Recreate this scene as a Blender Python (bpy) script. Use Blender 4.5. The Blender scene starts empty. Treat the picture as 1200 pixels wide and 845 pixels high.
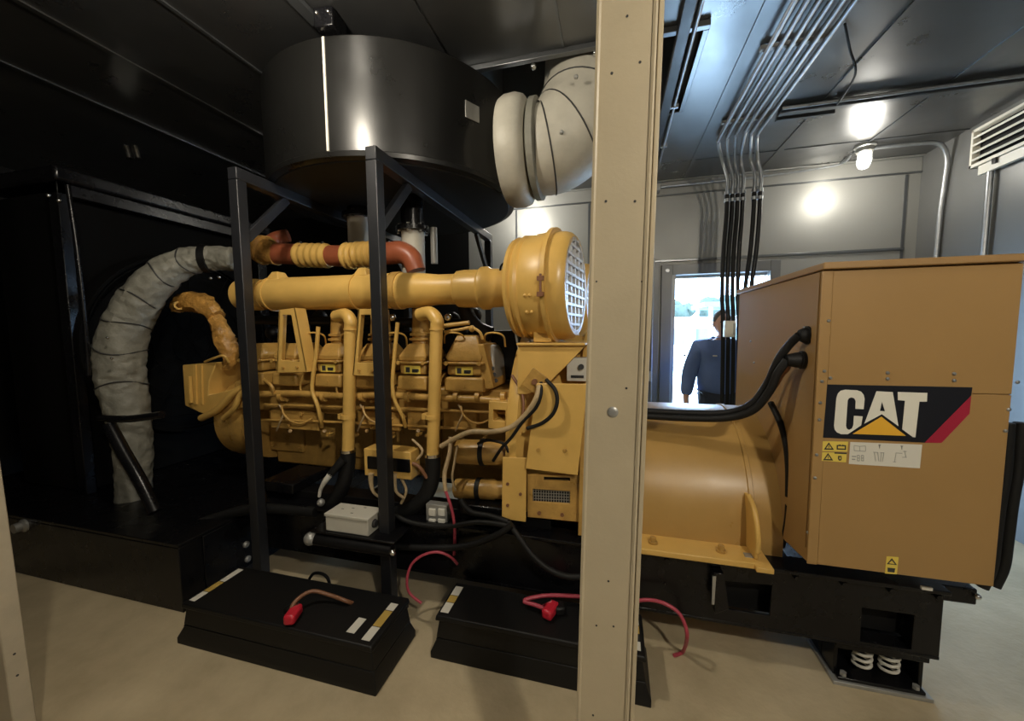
import bpy, bmesh, math, random
from math import sin, cos, pi, radians, sqrt
from mathutils import Vector, Matrix
from mathutils.geometry import tessellate_polygon
random.seed(7)
scn = bpy.context.scene
COL = scn.collection

# ---------------------------------------------------------------- camera
EYE = Vector((0, 0, 1.5)); FPX = 450.0
_ps, _th, _ro = radians(14.9), radians(4.5), radians(-0.5)
FW = Vector((-sin(_ps)*cos(_th), cos(_ps)*cos(_th), -sin(_th)))
_r0 = Vector((cos(_ps), sin(_ps), 0)); _u0 = _r0.cross(FW)
RT = _r0*cos(_ro) + _u0*sin(_ro); UP = -_r0*sin(_ro) + _u0*cos(_ro)
cd = bpy.data.cameras.new('camera'); cam = bpy.data.objects.new('camera', cd); COL.objects.link(cam)
cd.sensor_width = 36; cd.lens = FPX/1200*36; cd.clip_start = .02
M3 = Matrix((RT, UP, -FW)).transposed()
cam.matrix_world = Matrix.Translation(EYE) @ M3.to_4x4()
scn.camera = cam

def _ray(px, py): return RT*((px-600)/FPX) - UP*((py-422.5)/FPX) + FW
def P(px, py, Y):                    # sight-line onto the plane at depth Y
    d = _ray(px, py); return EYE + d*(Y/d.y)
def PX(px, py, X):
    d = _ray(px, py); return EYE + d*(X/d.x)
def PZ(px, py, Z):
    d = _ray(px, py); return EYE + d*((Z-EYE.z)/d.z)

# ---------------------------------------------------------------- materials
def mat(name, col, rough=.5, metal=0., bump=0., bscale=30., var=0., vscale=4., spec=.5, coat=0., rvar=0., col2=None, stretch=None):
    m = bpy.data.materials.new(name); m.use_nodes = True
    nt = m.node_tree; b = nt.nodes['Principled BSDF']
    b.inputs['Base Color'].default_value = (*col, 1); b.inputs['Roughness'].default_value = rough
    b.inputs['Metallic'].default_value = metal; b.inputs['Specular IOR Level'].default_value = spec
    b.inputs['Coat Weight'].default_value = coat; b.inputs['Coat Roughness'].default_value = .12
    tc = nt.nodes.new('ShaderNodeTexCoord'); src = tc.outputs['Object']
    if stretch:
        mp = nt.nodes.new('ShaderNodeMapping'); mp.inputs['Scale'].default_value = stretch
        nt.links.new(src, mp.inputs[0]); src = mp.outputs[0]
    if var or rvar:
        n = nt.nodes.new('ShaderNodeTexNoise'); n.inputs['Scale'].default_value = vscale; n.inputs['Detail'].default_value = 6
        n.inputs['Roughness'].default_value = .62
        nt.links.new(src, n.inputs['Vector'])
        if var:
            r = nt.nodes.new('ShaderNodeValToRGB')
            c2 = col2 if col2 else tuple(c*(1-var) for c in col)
            r.color_ramp.elements[0].position = .32; r.color_ramp.elements[0].color = (*c2, 1)
            r.color_ramp.elements[1].position = .66; r.color_ramp.elements[1].color = (*col, 1)
            nt.links.new(n.outputs['Fac'], r.inputs[0]); nt.links.new(r.outputs[0], b.inputs['Base Color'])
        if rvar:
            mr = nt.nodes.new('ShaderNodeMapRange'); mr.inputs[1].default_value = .3; mr.inputs[2].default_value = .7
            mr.inputs[3].default_value = max(.05, rough-rvar); mr.inputs[4].default_value = min(1, rough+rvar)
            nt.links.new(n.outputs['Fac'], mr.inputs[0]); nt.links.new(mr.outputs[0], b.inputs['Roughness'])
    if bump:
        n2 = nt.nodes.new('ShaderNodeTexNoise'); n2.inputs['Scale'].default_value = bscale; n2.inputs['Detail'].default_value = 4
        nt.links.new(src, n2.inputs['Vector'])
        bp = nt.nodes.new('ShaderNodeBump'); bp.inputs['Strength'].default_value = bump; bp.inputs['Distance'].default_value = .02
        nt.links.new(n2.outputs['Fac'], bp.inputs['Height']); nt.links.new(bp.outputs[0], b.inputs['Normal'])
    return m
def emit(name, col, s):
    m = bpy.data.materials.new(name); m.use_nodes = True; b = m.node_tree.nodes['Principled BSDF']
    b.inputs['Base Color'].default_value = (*col, 1); b.inputs['Emission Color'].default_value = (*col, 1); b.inputs['Emission Strength'].default_value = s
    return m
YEL = mat('yellow_enamel', (.72, .45, .12), .36, var=.14, vscale=5, spec=.5, rvar=.08)
YEN = mat('yellow_engine_paint', (.56, .33, .085), .34, var=.35, vscale=9, bump=.10, bscale=60, rvar=.1)
YPL = mat('yellow_panel_paint', (.37, .222, .080), .40, var=.06, vscale=3, bump=.03, bscale=220)
YLD = mat('yellow_lid_paint', (.36, .215, .085), .4, var=.06)
YBR = mat('yellow_barrel_paint', (.46, .28, .085), .33, var=.12, vscale=4, spec=.5, rvar=.07)
COREM = mat('radiator_core_black', (.003, .003, .003), .9, spec=.1)
YCRUMP = mat('yellow_crumpled_shield', (.60, .31, .07), .38, var=.5, vscale=14, bump=.8, bscale=24)
RUST = mat('red_primer_pipe', (.36, .10, .045), .38, var=.2, vscale=12)
BLK = mat('black_gloss_paint', (.004, .004, .005), .28, spec=.35, rvar=.08, vscale=5)
BLKS = mat('black_satin_paint', (.005, .005, .0055), .42, spec=.3, rvar=.1, vscale=6)
DRUM = mat('muffler_black_paint', (.008, .008, .0075), .30, rvar=.05, vscale=3, bump=.05, bscale=5)
BLKM = mat('black_rubber', (.006, .006, .006), .6, spec=.35)
BPL = mat('black_plastic', (.006, .006, .006), .5, spec=.35, bump=.05, bscale=120)
STEELF = mat('dark_frame_paint', (.016, .017, .020), .36, rvar=.08)
CEIL = mat('ceiling_dark_metal', (.19, .193, .195), .33, metal=.88, bump=.10, bscale=1.6, rvar=.08, vscale=2.5)
SEAM = mat('seam_metal', (.17, .18, .19), .3, metal=.8)
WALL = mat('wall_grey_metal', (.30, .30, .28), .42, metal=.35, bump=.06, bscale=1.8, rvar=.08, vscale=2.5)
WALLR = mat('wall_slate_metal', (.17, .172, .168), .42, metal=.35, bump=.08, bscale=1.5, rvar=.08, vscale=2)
WALLK = mat('wall_unlit_black', (.004, .004, .004), .55, spec=.3)  # black stands in for the lack of light at the left end
FLOOR = mat('concrete_floor', (.58, .48, .31), .62, var=.35, vscale=2.2, bump=.12, bscale=40, col2=(.40, .325, .20))
CREAM = mat('cream_post_paint', (.52, .44, .30), .33, var=.12, vscale=5, bump=.03, bscale=150)
CREAM2 = mat('cream_grey_post_paint', (.48, .42, .31), .45, var=.15, vscale=8, bump=.04, bscale=150)
BLANK = mat('grey_insulation_blanket', (.24, .235, .195), .55, var=.25, vscale=9, bump=.9, bscale=9)
BLANK2 = mat('light_insulation_blanket', (.50, .475, .40), .5, var=.18, vscale=6, bump=.5, bscale=5)
LACE = mat('dark_lacing', (.03, .03, .03), .6)
CHR = mat('bright_steel', (.7, .7, .7), .2, metal=1)
GALV = mat('galvanised_steel', (.42, .44, .46), .38, metal=.9, var=.2, vscale=20)
STL = mat('grey_steel', (.38, .38, .36), .4, metal=.5)
WHT = mat('white_enamel', (.72, .70, .62), .4, var=.05)
BOXW = mat('offwhite_box', (.60, .58, .50), .45, var=.08)
LBL = mat('white_label', (.70, .68, .60), .5)
LBY = mat('yellow_label', (.75, .58, .10), .5)
GOLD = mat('gold_label', (.50, .34, .08), .5)
INK = mat('label_ink', (.03, .03, .03), .6)
DBK = mat('decal_black', (.010, .011, .016), .3)
DRD = mat('decal_red', (.36, .018, .045), .35)
DYL = mat('decal_yellow', (.80, .44, .04), .4)
DWH = mat('decal_white', (.80, .78, .68), .4)
RED = mat('red_plastic', (.55, .02, .04), .35)
PINK = mat('red_cable', (.42, .055, .085), .4)
BEIGE = mat('beige_conduit', (.58, .43, .24), .5, var=.3, vscale=30)
BRN = mat('brown_cable', (.22, .10, .05), .45)
DKB = mat('deep_blue_filter', (.01, .015, .05), .4)
GRL = mat('white_grille', (.75, .75, .75), .4)
DARK = mat('dark_void', (.004, .004, .004), .8)
MESHM = mat('grey_vent_mesh', (.05, .05, .045), .5)
JACK = mat('blue_jacket', (.13, .20, .42), .8, bump=.25, bscale=9, var=.2)
TROU = mat('dark_trousers', (.03, .035, .05), .9)
SKIN = mat('skin', (.62, .36, .27), .5)
HAIR = mat('grey_hair', (.10, .09, .08), .8)
LEAF = mat('tree_leaves', (.022, .036, .022), .8, var=.5, vscale=4, bump=.8, bscale=6)
BARK = mat('bark', (.12, .09, .06), .9)
OUTG = mat('outdoor_paving', (.55, .54, .50), .9, var=.1)
SHED = mat('white_cladding', (.75, .76, .76), .6)
ROOFD = mat('dark_canopy', (.05, .12, .12), .6)
GLASSD = mat('window_glass', (.06, .09, .11), .1)
LAMPG = emit('lamp_glass_glow', (1, .93, .78), 22.)

# ---------------------------------------------------------------- mesh builder
OFF = {}
def V3(p): return Vector(p)
class MB:
    def __init__(s): s.v = []; s.f = []
    def add(s, vs, fs):
        o = len(s.v); s.v += [Vector(v) for v in vs]; s.f += [tuple(i+o for i in f) for f in fs]; return s
    def box(s, x0, x1, y0, y1, z0, z1):
        if x0 > x1: x0, x1 = x1, x0
        if y0 > y1: y0, y1 = y1, y0
        if z0 > z1: z0, z1 = z1, z0
        return s.add([(x0,y0,z0),(x1,y0,z0),(x1,y1,z0),(x0,y1,z0),(x0,y0,z1),(x1,y0,z1),(x1,y1,z1),(x0,y1,z1)],
                     [(0,3,2,1),(4,5,6,7),(0,1,5,4),(1,2,6,5),(2,3,7,6),(3,0,4,7)])
    def obox(s, c, size, M=None):
        M = M or Matrix.Identity(3); x, y, z = (q/2 for q in size); c = Vector(c)
        vs = [c + M @ Vector(p) for p in ((-x,-y,-z),(x,-y,-z),(x,y,-z),(-x,y,-z),(-x,-y,z),(x,-y,z),(x,y,z),(-x,y,z))]
        return s.add(vs, [(0,3,2,1),(4,5,6,7),(0,1,5,4),(1,2,6,5),(2,3,7,6),(3,0,4,7)])
    def bar(s, a, b, w, h, up=(0,0,1)):
        a = Vector(a); b = Vector(b); d = (b-a).normalized(); u = Vector(up)
        if abs(d.dot(u)) > .98: u = Vector((0,1,0))
        sx = d.cross(u).normalized(); u = sx.cross(d)
        M = Matrix((d, sx, u)).transposed()
        return s.obox((a+b)/2, ((b-a).length, w, h), M)
    def prism(s, pts, axis, a0, a1, holes=()):
        loops = [list(pts)] + [list(h) for h in holes]
        flat = [p for l in loops for p in l]
        tri = tessellate_polygon([[Vector((p[0], p[1], 0)) for p in l] for l in loops])
        def mk(p, a): return {'Y': (p[0], a, p[1]), 'X': (a, p[0], p[1]), 'Z': (p[0], p[1], a)}[axis]
        n = len(flat)
        vs = [mk(p, a0) for p in flat] + [mk(p, a1) for p in flat]
        fs = [tuple(t) for t in tri] + [tuple(i+n for i in reversed(t)) for t in tri]
        o = 0
        for l in loops:
            k = len(l)
            for i in range(k):
                j = (i+1) % k; fs.append((o+i, o+j, o+j+n, o+i+n))
            o += k
        return s.add(vs, fs)
    def lathe(s, o, d, prof, n=32, a0=0., a1=2*pi, cap=True):
        o = Vector(o); d = Vector(d).normalized()
        u = d.cross(Vector((0,0,1))) if abs(d.z) < .9 else d.cross(Vector((0,1,0)))
        u.normalize(); w = d.cross(u)
        full = abs(a1-a0-2*pi) < 1e-6; m = n if full else n+1
        vs = []; fs = []
        for t, r in prof:
            for i in range(m):
                a = a0+(a1-a0)*i/n; vs.append(o + d*t + (u*cos(a)+w*sin(a))*r)
        for k in range(len(prof)-1):
            for i in range(n):
                j = (i+1) % m; fs.append((k*m+i, k*m+j, (k+1)*m+j, (k+1)*m+i))
        if cap and full:
            fs.append(tuple(reversed(range(m)))); fs.append(tuple((len(prof)-1)*m+i for i in range(m)))
        return s.add(vs, fs)
    def cyl(s, a, b, r, r2=None, n=20):
        a = Vector(a); b = Vector(b); L = (b-a).length
        return s.lathe(a, b-a, [(0, r), (L, r if r2 is None else r2)], n)
    def ring(s, a, b, ro, ri, n=32):
        a = Vector(a); b = Vector(b); L = (b-a).length
        return s.lathe(a, b-a, [(0, ri), (0, ro), (L, ro), (L, ri), (0, ri)], n, cap=False)
    def tube(s, pts, r, n=12, sub=6, smooth=True, flat=1., cap=True):
        pts = [Vector(p) for p in pts]; R = r if isinstance(r, (list, tuple)) else [r]*len(pts)
        if smooth and len(pts) > 2:
            q = []; rr = []
            for i in range(len(pts)-1):
                p0 = pts[max(i-1,0)]; p1 = pts[i]; p2 = pts[i+1]; p3 = pts[min(i+2,len(pts)-1)]
                for k in range(sub):
                    t = k/sub
                    q.append(.5*((2*p1)+(p2-p0)*t+(2*p0-5*p1+4*p2-p3)*t*t+(3*p1-p0-3*p2+p3)*t**3)); rr.append(R[i]*(1-t)+R[i+1]*t)
            q.append(pts[-1]); rr.append(R[-1])
        else: q, rr = pts, R
        s.path = q; s.rads = rr
        T = [(q[min(i+1,len(q)-1)]-q[max(i-1,0)]).normalized() for i in range(len(q))]
        u = T[0].cross(Vector((0,0,1)))
        if u.length < .1: u = T[0].cross(Vector((0,1,0)))
        u.normalize(); vs = []; fs = []
        for i, c in enumerate(q):
            u = (u - T[i]*u.dot(T[i])).normalized(); w = T[i].cross(u)
            for k in range(n):
                a = 2*pi*k/n; vs.append(c + (u*cos(a)*flat + w*sin(a))*rr[i])
        for i in range(len(q)-1):
            for k in range(n):
                j = (k+1) % n; fs.append((i*n+k, i*n+j, (i+1)*n+j, (i+1)*n+k))
        if cap: fs.append(tuple(reversed(range(n)))); fs.append(tuple((len(q)-1)*n+k for k in range(n)))
        return s.add(vs, fs)
    def ball(s, c, r, n=10):
        r = r if isinstance(r, tuple) else (r, r, r); c = Vector(c); vs = []; fs = []
        for i in range(n+1):
            t = pi*i/n
            for k in range(2*n):
                a = pi*k/n; vs.append(c+Vector((sin(t)*cos(a)*r[0], sin(t)*sin(a)*r[1], cos(t)*r[2])))
        for i in range(n):
            for k in range(2*n):
                j = (k+1) % (2*n); fs.append((i*2*n+k, (i+1)*2*n+k, (i+1)*2*n+j, i*2*n+j))
        return s.add(vs, fs)
    def loft(s, levels):       # levels: (z, x0, x1, y0, y1)
        vs = []; fs = []
        for z, x0, x1, y0, y1 in levels: vs += [(x0,y0,z),(x1,y0,z),(x1,y1,z),(x0,y1,z)]
        for i in range(len(levels)-1):
            for k in range(4):
                j = (k+1) % 4; fs.append((4*i+k, 4*i+j, 4*i+4+j, 4*i+4+k))
        fs.append((3,2,1,0)); L = 4*(len(levels)-1); fs.append((L,L+1,L+2,L+3))
        return s.add(vs, fs)
    def build(s, name, m, parent=None, bev=0., label=None, crump=0.):
        off = OFF.get(parent.name, Vector()) if parent else Vector()
        me = bpy.data.meshes.new(name)
        if crump:
            for v in s.v:
                v += Vector((random.uniform(-1,1), random.uniform(-1,1), random.uniform(-1,1)))*crump
        me.from_pydata([tuple(v-off) for v in s.v], [], s.f); me.validate()
        bm = bmesh.new(); bm.from_mesh(me)
        bmesh.ops.recalc_face_normals(bm, faces=bm.faces); bm.to_mesh(me); bm.free()
        for p in me.polygons: p.use_smooth = True
        me.set_sharp_from_angle(angle=radians(38))
        me.materials.append(m)
        o = bpy.data.objects.new(name, me); COL.objects.link(o)
        if parent: o.parent = parent; OFF[o.name] = off
        if bev:
            b = o.modifiers.new('bevel', 'BEVEL'); b.width = bev; b.segments = 2; b.limit_method = 'ANGLE'; b.angle_limit = radians(40)
            b.harden_normals = False
        if label: o['label'] = label
        return o
def thing(name, label, cat, loc=(0,0,0), group=None):
    o = bpy.data.objects.new(name, None); COL.objects.link(o); o.location = loc; o.empty_display_size = .1
    OFF[o.name] = Vector(loc); o['label'] = label; o['category'] = cat
    if group: o['group'] = group
    return o
def tag(o, label, cat, group=None, kind=None):
    o['label'] = label; o['category'] = cat
    if group: o['group'] = group
    if kind: o['kind'] = kind
    return o
def struct(o): o['kind'] = 'structure'; return o
def dup(root, loc, label=None, group=None):
    r = root.copy(); COL.objects.link(r); r.location = loc
    if label: r['label'] = label
    if group: r['group'] = group
    for ch in list(root.children):
        c = ch.copy(); COL.objects.link(c); c.parent = r
        for g in list(ch.children):
            d = g.copy(); COL.objects.link(d); d.parent = c
    return r
def lean(o, axis, deg, about):        # real lean of a whole object about a point
    M = Matrix.Translation(about) @ Matrix.Rotation(radians(deg), 4, axis) @ Matrix.Translation(-Vector(about))
    o.matrix_world = M @ Matrix.Translation(o.location)

ZC = 3.08; YB = 4.55; XR = 2.74; XL = -5.6; YF = -1.3
# ================================================================ SETTING
struct(MB().box(XL-.1, XR+.1, YF-.1, YB+.1, -.12, 0).build('floor', FLOOR))
HX0, HX1, HY0, HY1 = -.88, .43, 2.32, 3.1
m = MB(); m.box(XL-.1, HX0, YF-.1, YB+.1, ZC, ZC+.06); m.box(HX1, XR+.1, YF-.1, YB+.1, ZC, ZC+.06)
m.box(HX0, HX1, YF-.1, HY0, ZC, ZC+.06); m.box(HX0, HX1, HY1, YB+.1, ZC, ZC+.06)
struct(m.build('ceiling', CEIL))
m = MB(); m.box(HX0-.02, HX0, HY0-.02, HY1+.02, ZC+.06, ZC+.5); m.box(HX1, HX1+.02, HY0-.02, HY1+.02, ZC+.06, ZC+.5)
m.box(HX0, HX1, HY0-.02, HY0, ZC+.06, ZC+.5); m.box(HX0, HX1, HY1, HY1+.02, ZC+.06, ZC+.5); m.box(HX0-.02, HX1+.02, HY0-.02, HY1+.02, ZC+.5, ZC+.53)
struct(m.build('trim_1', WALLR))
m = MB(); m.box(HX0-.03, HX1+.03, HY0-.035, HY0, ZC-.03, ZC); m.box(HX0-.03, HX0, HY0, HY1, ZC-.03, ZC); m.box(HX1, HX1+.03, HY0, HY1, ZC-.03, ZC)
m.box(HX0-.03, HX1+.03, HY1, HY1+.03, ZC-.03, ZC)
struct(m.build('trim_2', SEAM, bev=.003))
# ceiling laps
k = 3
for x, w in ((-3.45,.025),(-2.75,.03),(-2.1,.02),(-1.47,.02),(-.98,.07),(-.295,.012),(.70,.03),(1.41,.05),(2.08,.02)):
    y1 = YB if not HX0 < x < HX1 else HY0-.04
    struct(MB().box(x-w/2, x+w/2, YF, y1, ZC-.008, ZC-.0005).build('trim_%d' % k, SEAM if w < .03 else CEIL)); k += 1
for y in (4.05,):
    struct(MB().box(.45, XR, y, y+.012, ZC-.006, ZC-.0005).build('trim_%d' % k, SEAM)); k += 1
# back wall with doorway
DX0, DX1, DZ = .60, 1.53, 2.08
m = MB(); m.box(-1.75, DX0, YB, YB+.12, 0, ZC); m.box(DX1, XR+.1, YB, YB+.12, 0, ZC); m.box(DX0, DX1, YB, YB+.12, DZ, ZC)
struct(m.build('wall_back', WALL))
struct(MB().box(XL, -1.752, YB, YB+.12, 0, ZC).build('wall_back_left', WALLK))  # same back wall, with the darkness of the unlit end painted in
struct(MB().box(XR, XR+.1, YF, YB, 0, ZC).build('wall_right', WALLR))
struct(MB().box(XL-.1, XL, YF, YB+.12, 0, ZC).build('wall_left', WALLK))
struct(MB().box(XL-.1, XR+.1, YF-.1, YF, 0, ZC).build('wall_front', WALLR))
# trims on the back wall
m = MB(); m.box(-1.7, XR-.001, YB-.05, YB-.001, ZC-.012, ZC-.001); m.box(-1.7, XR-.001, YB-.012, YB-.001, ZC-.14, ZC-.012)
struct(m.build('trim_%d' % k, WALL, bev=.003)); k += 1
struct(MB().box(-1.7, XR-.001, YB-.02, YB-.001, ZC-.155, ZC-.142).build('trim_%d' % k, SEAM)); k += 1
struct(MB().box(.42, XR-.1, YB-.022, YB-.001, 2.225, 2.25).build('trim_%d' % k, SEAM, bev=.003)); k += 1
for x in (-1.15, -.30, 2.62):
    struct(MB().box(x, x+.02, YB-.01, YB-.001, 0, ZC-.16).build('trim_%d' % k, SEAM)); k += 1
# door frame
door = MB().box(DX0-.11, DX0, YB-.045, YB+.02, 0, DZ+.11).box(DX1, DX1+.09, YB-.045, YB+.02, 0, DZ+.11).box(DX0, DX1, YB-.045, YB+.02, DZ, DZ+.11).build('door_1', WALLR, bev=.004)
struct(door)
MB().box(DX0-.002, DX0+.035, YB-.03, YB+.11, 0, DZ).box(DX0+.035, DX1, YB+.06, YB+.11, DZ-.03, DZ).build('door_stop', WALL, door)
MB().cyl((DX0-.05, YB-.05, DZ+.05), (DX0-.05, YB-.045, DZ+.05), .02).build('hole_plug', GALV, door)
struct(MB().box(.34, .47, YB-.03, YB-.001, .0, 2.225).build('trim_%d' % k, WALLR, bev=.004)); k += 1

# louvre on the right wall
lv = thing('louvre_vent', 'cream louvred vent grille with four slats high on the right wall', 'vent', (XR, 3.75, 2.7))
y0, y1, z0, z1 = 3.42, 3.95, 2.73, 3.02
m = MB(); m.box(XR-.06, XR-.001, y0, y1, z1-.02, z1); m.box(XR-.06, XR-.001, y0, y1, z0, z0+.025); m.box(XR-.06, XR-.001, y1-.02, y1, z0, z1); m.box(XR-.06, XR-.001, y0, y0+.02, z0, z1)
m.build('frame', WHT, lv, bev=.002)
for i in range(4):
    z = z0+.05+i*.056
    MB().obox((XR-.04, (y0+y1)/2, z+.018), (.045, y1-y0-.04, .014), Matrix.Rotation(radians(-30), 3, 'Y')).build('slat', WHT, lv)
MB().box(XR-.012, XR-.002, y0+.02, y1-.02, z0+.02, z1-.02).build('backing', DARK, lv)
MB().box(XR-.05, XR-.02, y0, y1-.07, z0-.075, z0-.005).build('lower_flange', WHT, lv, bev=.002)
MB().box(XR-.065, XR-.05, 3.72, 3.75, z0-.04, z0+.0).build('latch', BLK, lv)

# ================================================================ LAMPS
def jelly(x, y, label):
    t = thing('jar_lamp', label, 'lamp', (x, y, ZC), 'jar lamps on the ceiling')
    MB().lathe((x, y, ZC-.001), (0,0,-1), [(0,.075),(.02,.075),(.028,.062),(.06,.062),(.07,.05)], 24).build('housing', STL, t)
    MB().lathe((x, y, ZC-.071), (0,0,-1), [(0,.042),(.07,.045),(.10,.036),(.118,.018),(.122,.002)], 20).build('glass_jar', LAMPG, t)
    g = MB()
    for i in range(4):
        a = pi*i/4
        pts = [(x+cos(a)*.05, y+sin(a)*.05, ZC-.07), (x+cos(a)*.053, y+sin(a)*.053, ZC-.14), (x+cos(a)*.035, y+sin(a)*.035, ZC-.19), (x, y, ZC-.2),
               (x-cos(a)*.035, y-sin(a)*.035, ZC-.19), (x-cos(a)*.053, y-sin(a)*.053, ZC-.14), (x-cos(a)*.05, y-sin(a)*.05, ZC-.07)]
        g.tube(pts, .0022, 6, 4)
    g.ring((x, y, ZC-.115), (x, y, ZC-.121), .055, .051, 20)
    g.build('wire_guard', GALV, t)
    return t
def plight(x, y, z, e, col, r=.06):
    l = bpy.data.lights.new('lamp_bulb', 'POINT'); l.energy = e; l.color = col; l.shadow_soft_size = r
    o = bpy.data.objects.new('lamp_bulb', l); COL.objects.link(o); o.location = (x, y, z); return o
WARM = (1, .90, .74); COOL = (1, .95, .85)
jelly(2.09, 4.15, 'lit jar lamp with wire guard near the back wall, right of the conduit drop'); plight(2.09, 4.15, ZC-.27, 13, COOL, .09)
jelly(-.98, 4.15, 'jar lamp near the back wall behind the muffler, mostly hidden'); plight(-.98, 4.15, ZC-.27, 22, COOL, .05)
jelly(-1.22, .95, 'lit jar lamp over the aisle in front of the engine'); plight(-1.22, .95, ZC-.27, 50, WARM)
jelly(1.1, -.8, 'lit jar lamp over the aisle in front of the generator'); plight(1.1, -.8, ZC-.27, 115, WARM)

# ================================================================ DIESEL ENGINE
EC = 2.45
eng = thing('diesel_engine', 'large yellow diesel engine with rocker covers and intake pipes on the black skid', 'engine', (-1.4, EC, .5))
def pbox(m, px0, py0, px1, py1, Y, dep):       # axis-aligned block whose front face spans two pixels at depth Y
    a = P(px0, py0, Y); b = P(px1, py1, Y); c = P((px0+px1)/2, py0, Y).z; d = P((px0+px1)/2, py1, Y).z
    return m.box(a.x, b.x, Y, Y+dep, c, d)
# block
m = MB(); m.box(-2.5, -.42, 2.02, 2.88, .98, 1.172); m.build('cylinder_block', YEN, eng, bev=.012)
m = MB(); m.box(-2.45, -.45, 2.28, 2.7, .52, .98); m.build('crankcase', YEN, eng, bev=.015)
m = MB(); m.box(-2.35, -.55, 2.2, 2.7, 1.2, 1.5); m.build('upper_deck', BLKS, eng, bev=.02)
# block side rail & small covers
for a, b in ((318,376),(420,470),(478,500),(520,560)):
    q0 = P(a, 480, 1.99); q1 = P(b, 505, 1.99); MB().box(q0.x, q1.x, 1.975, 2.03, q1.z, q0.z).build('water_jacket_cover', YEN, eng, bev=.008)
for a in (318, 395, 470, 545):
    q0 = P(a, 520, 2.27); x0 = q0.x; MB().box(x0, x0+.3, 2.255, 2.285, .62, .93).build('inspection_cover', YEN, eng, bev=.01)
    for dx, dz in ((.03,.65),(.27,.65),(.03,.90),(.27,.90)):
        MB().cyl((x0+dx, 2.256, dz), (x0+dx, 2.244, dz), .011, n=6).build('cover_bolt', YEN, eng)
m = MB(); m.tube([P(300,462,1.93), P(345,461,1.93), P(400,464,1.93), P(450,463,1.93), P(505,466,1.93), P(560,468,1.93), P(612,472,1.93)], .020, 12)
for a in (330, 380, 425, 478, 535, 560, 590):
    c = P(a, 465, 1.93); m.cyl(c-Vector((.012,0,0)), c+Vector((.012,0,0)), .028, n=14)
m.build('water_manifold', YEN, eng)
m = MB(); m.tube([P(310,474,1.95), P(400,477,1.95), P(500,480,1.95), P(600,484,1.95)], .010, 8); m.tube([P(305,492,1.96), P(400,495,1.96), P(590,505,1.96)], .008, 8)
m.build('oil_gallery_line', YEN, eng)
m = MB()
for i in range(26):
    a = random.uniform(315, 600); y = random.choice((470, 486, 500, 512))+random.uniform(-3, 3); c = P(a, y, 1.96); MB().cyl(c, c+Vector((0,.05,0)), random.uniform(.008,.014), n=6).build('block_bolt', YEN, eng)

# rocker covers
def rocker(cx, tower=True, hexo=False):
    w = .094 if not hexo else .118; y0 = 1.91; y1 = 2.2
    zb, z1, z2, z3, z4 = 1.17, 1.25, 1.285, 1.37, 1.43
    m = MB(); m.loft([(zb, cx-w, cx+w, y0, y1), (z1, cx-w*.95, cx+w*.95, y0, y1)])
    m.loft([(z1+.008, cx-w*.86, cx+w*.86, y0+.015, y1), (z2+.03, cx-w*.86, cx+w*.86, y0+.015, y1)])
    o = m.build('rocker_base', YEN, eng, bev=.012)
    m = MB(); m.loft([(z2+.032, cx-w, cx+w, y0-.005, y1), (z2+.047, cx-w, cx+w, y0-.005, y1)])
    zt = z4 if not hexo else z4+.045
    m.loft([(z2+.047, cx-w*.84, cx+w*.84, y0+.012, y1), (z3-.01, cx-w*.92, cx+w*.92, y0+.01, y1), (zt, cx-w*.50, cx+w*.50, y0+.06, y1-.04)])
    c = m.build('rocker_cover', YEN, eng, bev=.010)
    if not (cx < -1.7): MB().box(cx-.05, cx+.05, y0+.011, y0+.0145, z1+.012, z2+.022).build('warning_label', LBY, o)
    if not (cx < -1.7): MB().box(cx-.04, cx-.015, y0+.0095, y0+.0115, z1+.02, z2+.014).box(cx, cx+.04, y0+.0095, y0+.0115, z2-.01, z2+.004).box(cx, cx+.035, y0+.0095, y0+.0115, z1+.02, z1+.028).build('label_print', INK, o)
    for dx in (-1, 1):
        MB().cyl((cx+dx*w*.8, y0-.012, z2+.04), (cx+dx*w*.8, y0, z2+.04), .012, n=6).build('cover_bolt', YEN, eng)
    MB().cyl((cx, y0+.06, 1.205), (cx, y0-.004, 1.205), .012, n=8).build('plug', YEN, o)
    if tower:
        y = 2.05
        m = MB(); m.lathe((cx, y, z3+.02), (0,0,1), [(-.02,.075),(.05,.058),(.058,.076),(.070,.076),(.072,.058),(.082,.058),(.084,.072),(.096,.072),(.10,.060),(.24,.052)], 28)
        m.build('intake_elbow', YEN, eng)
    return o
RX = {}
for px in (338, 388, 436, 486): RX[px] = P(px, 430, 1.95).x
RX[545] = P(546, 430, 1.95).x
for px in (388, 436, 486): rocker(RX[px])
rocker(RX[338], tower=False); rocker(RX[545], tower=False, hexo=True)
rocker(P(300, 430, 1.95).x, tower=False)
# second bank, behind
m = MB()
for i in range(6): 
    cx = -2.2+i*.34; m.loft([(1.2, cx-.09, cx+.09, 2.7, 2.95), (1.33, cx-.08, cx+.08, 2.7, 2.95), (1.43, cx-.05, cx+.05, 2.74, 2.9)])
m.build('far_bank_covers', YEN, eng, bev=.01)
# last cover's shiny side guard with slots
a = P(563, 405, 1.93); 
m = MB(); m.prism([P(560,403,1.93).xz, P(567,403,1.93).xz, P(579,455,1.93).xz, P(567,457,1.93).xz], 'Y', 1.925, 2.15)
m.build('valve_side_cover', YEN, eng, bev=.006)
m = MB(); m.loft([(1.20, -.73, -.62, 1.98, 2.2), (1.36, -.72, -.635, 2.0, 2.2), (1.42, -.70, -.65, 2.04, 2.16)]); m.build('thermostat_cover', STL, eng, bev=.012)
for i in range(3): MB().cyl(P(577+i*2, 432+i*7, 1.97), P(577+i*2, 432+i*7, 1.985), .012, n=10).build('cover_hole', INK, eng)

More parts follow.
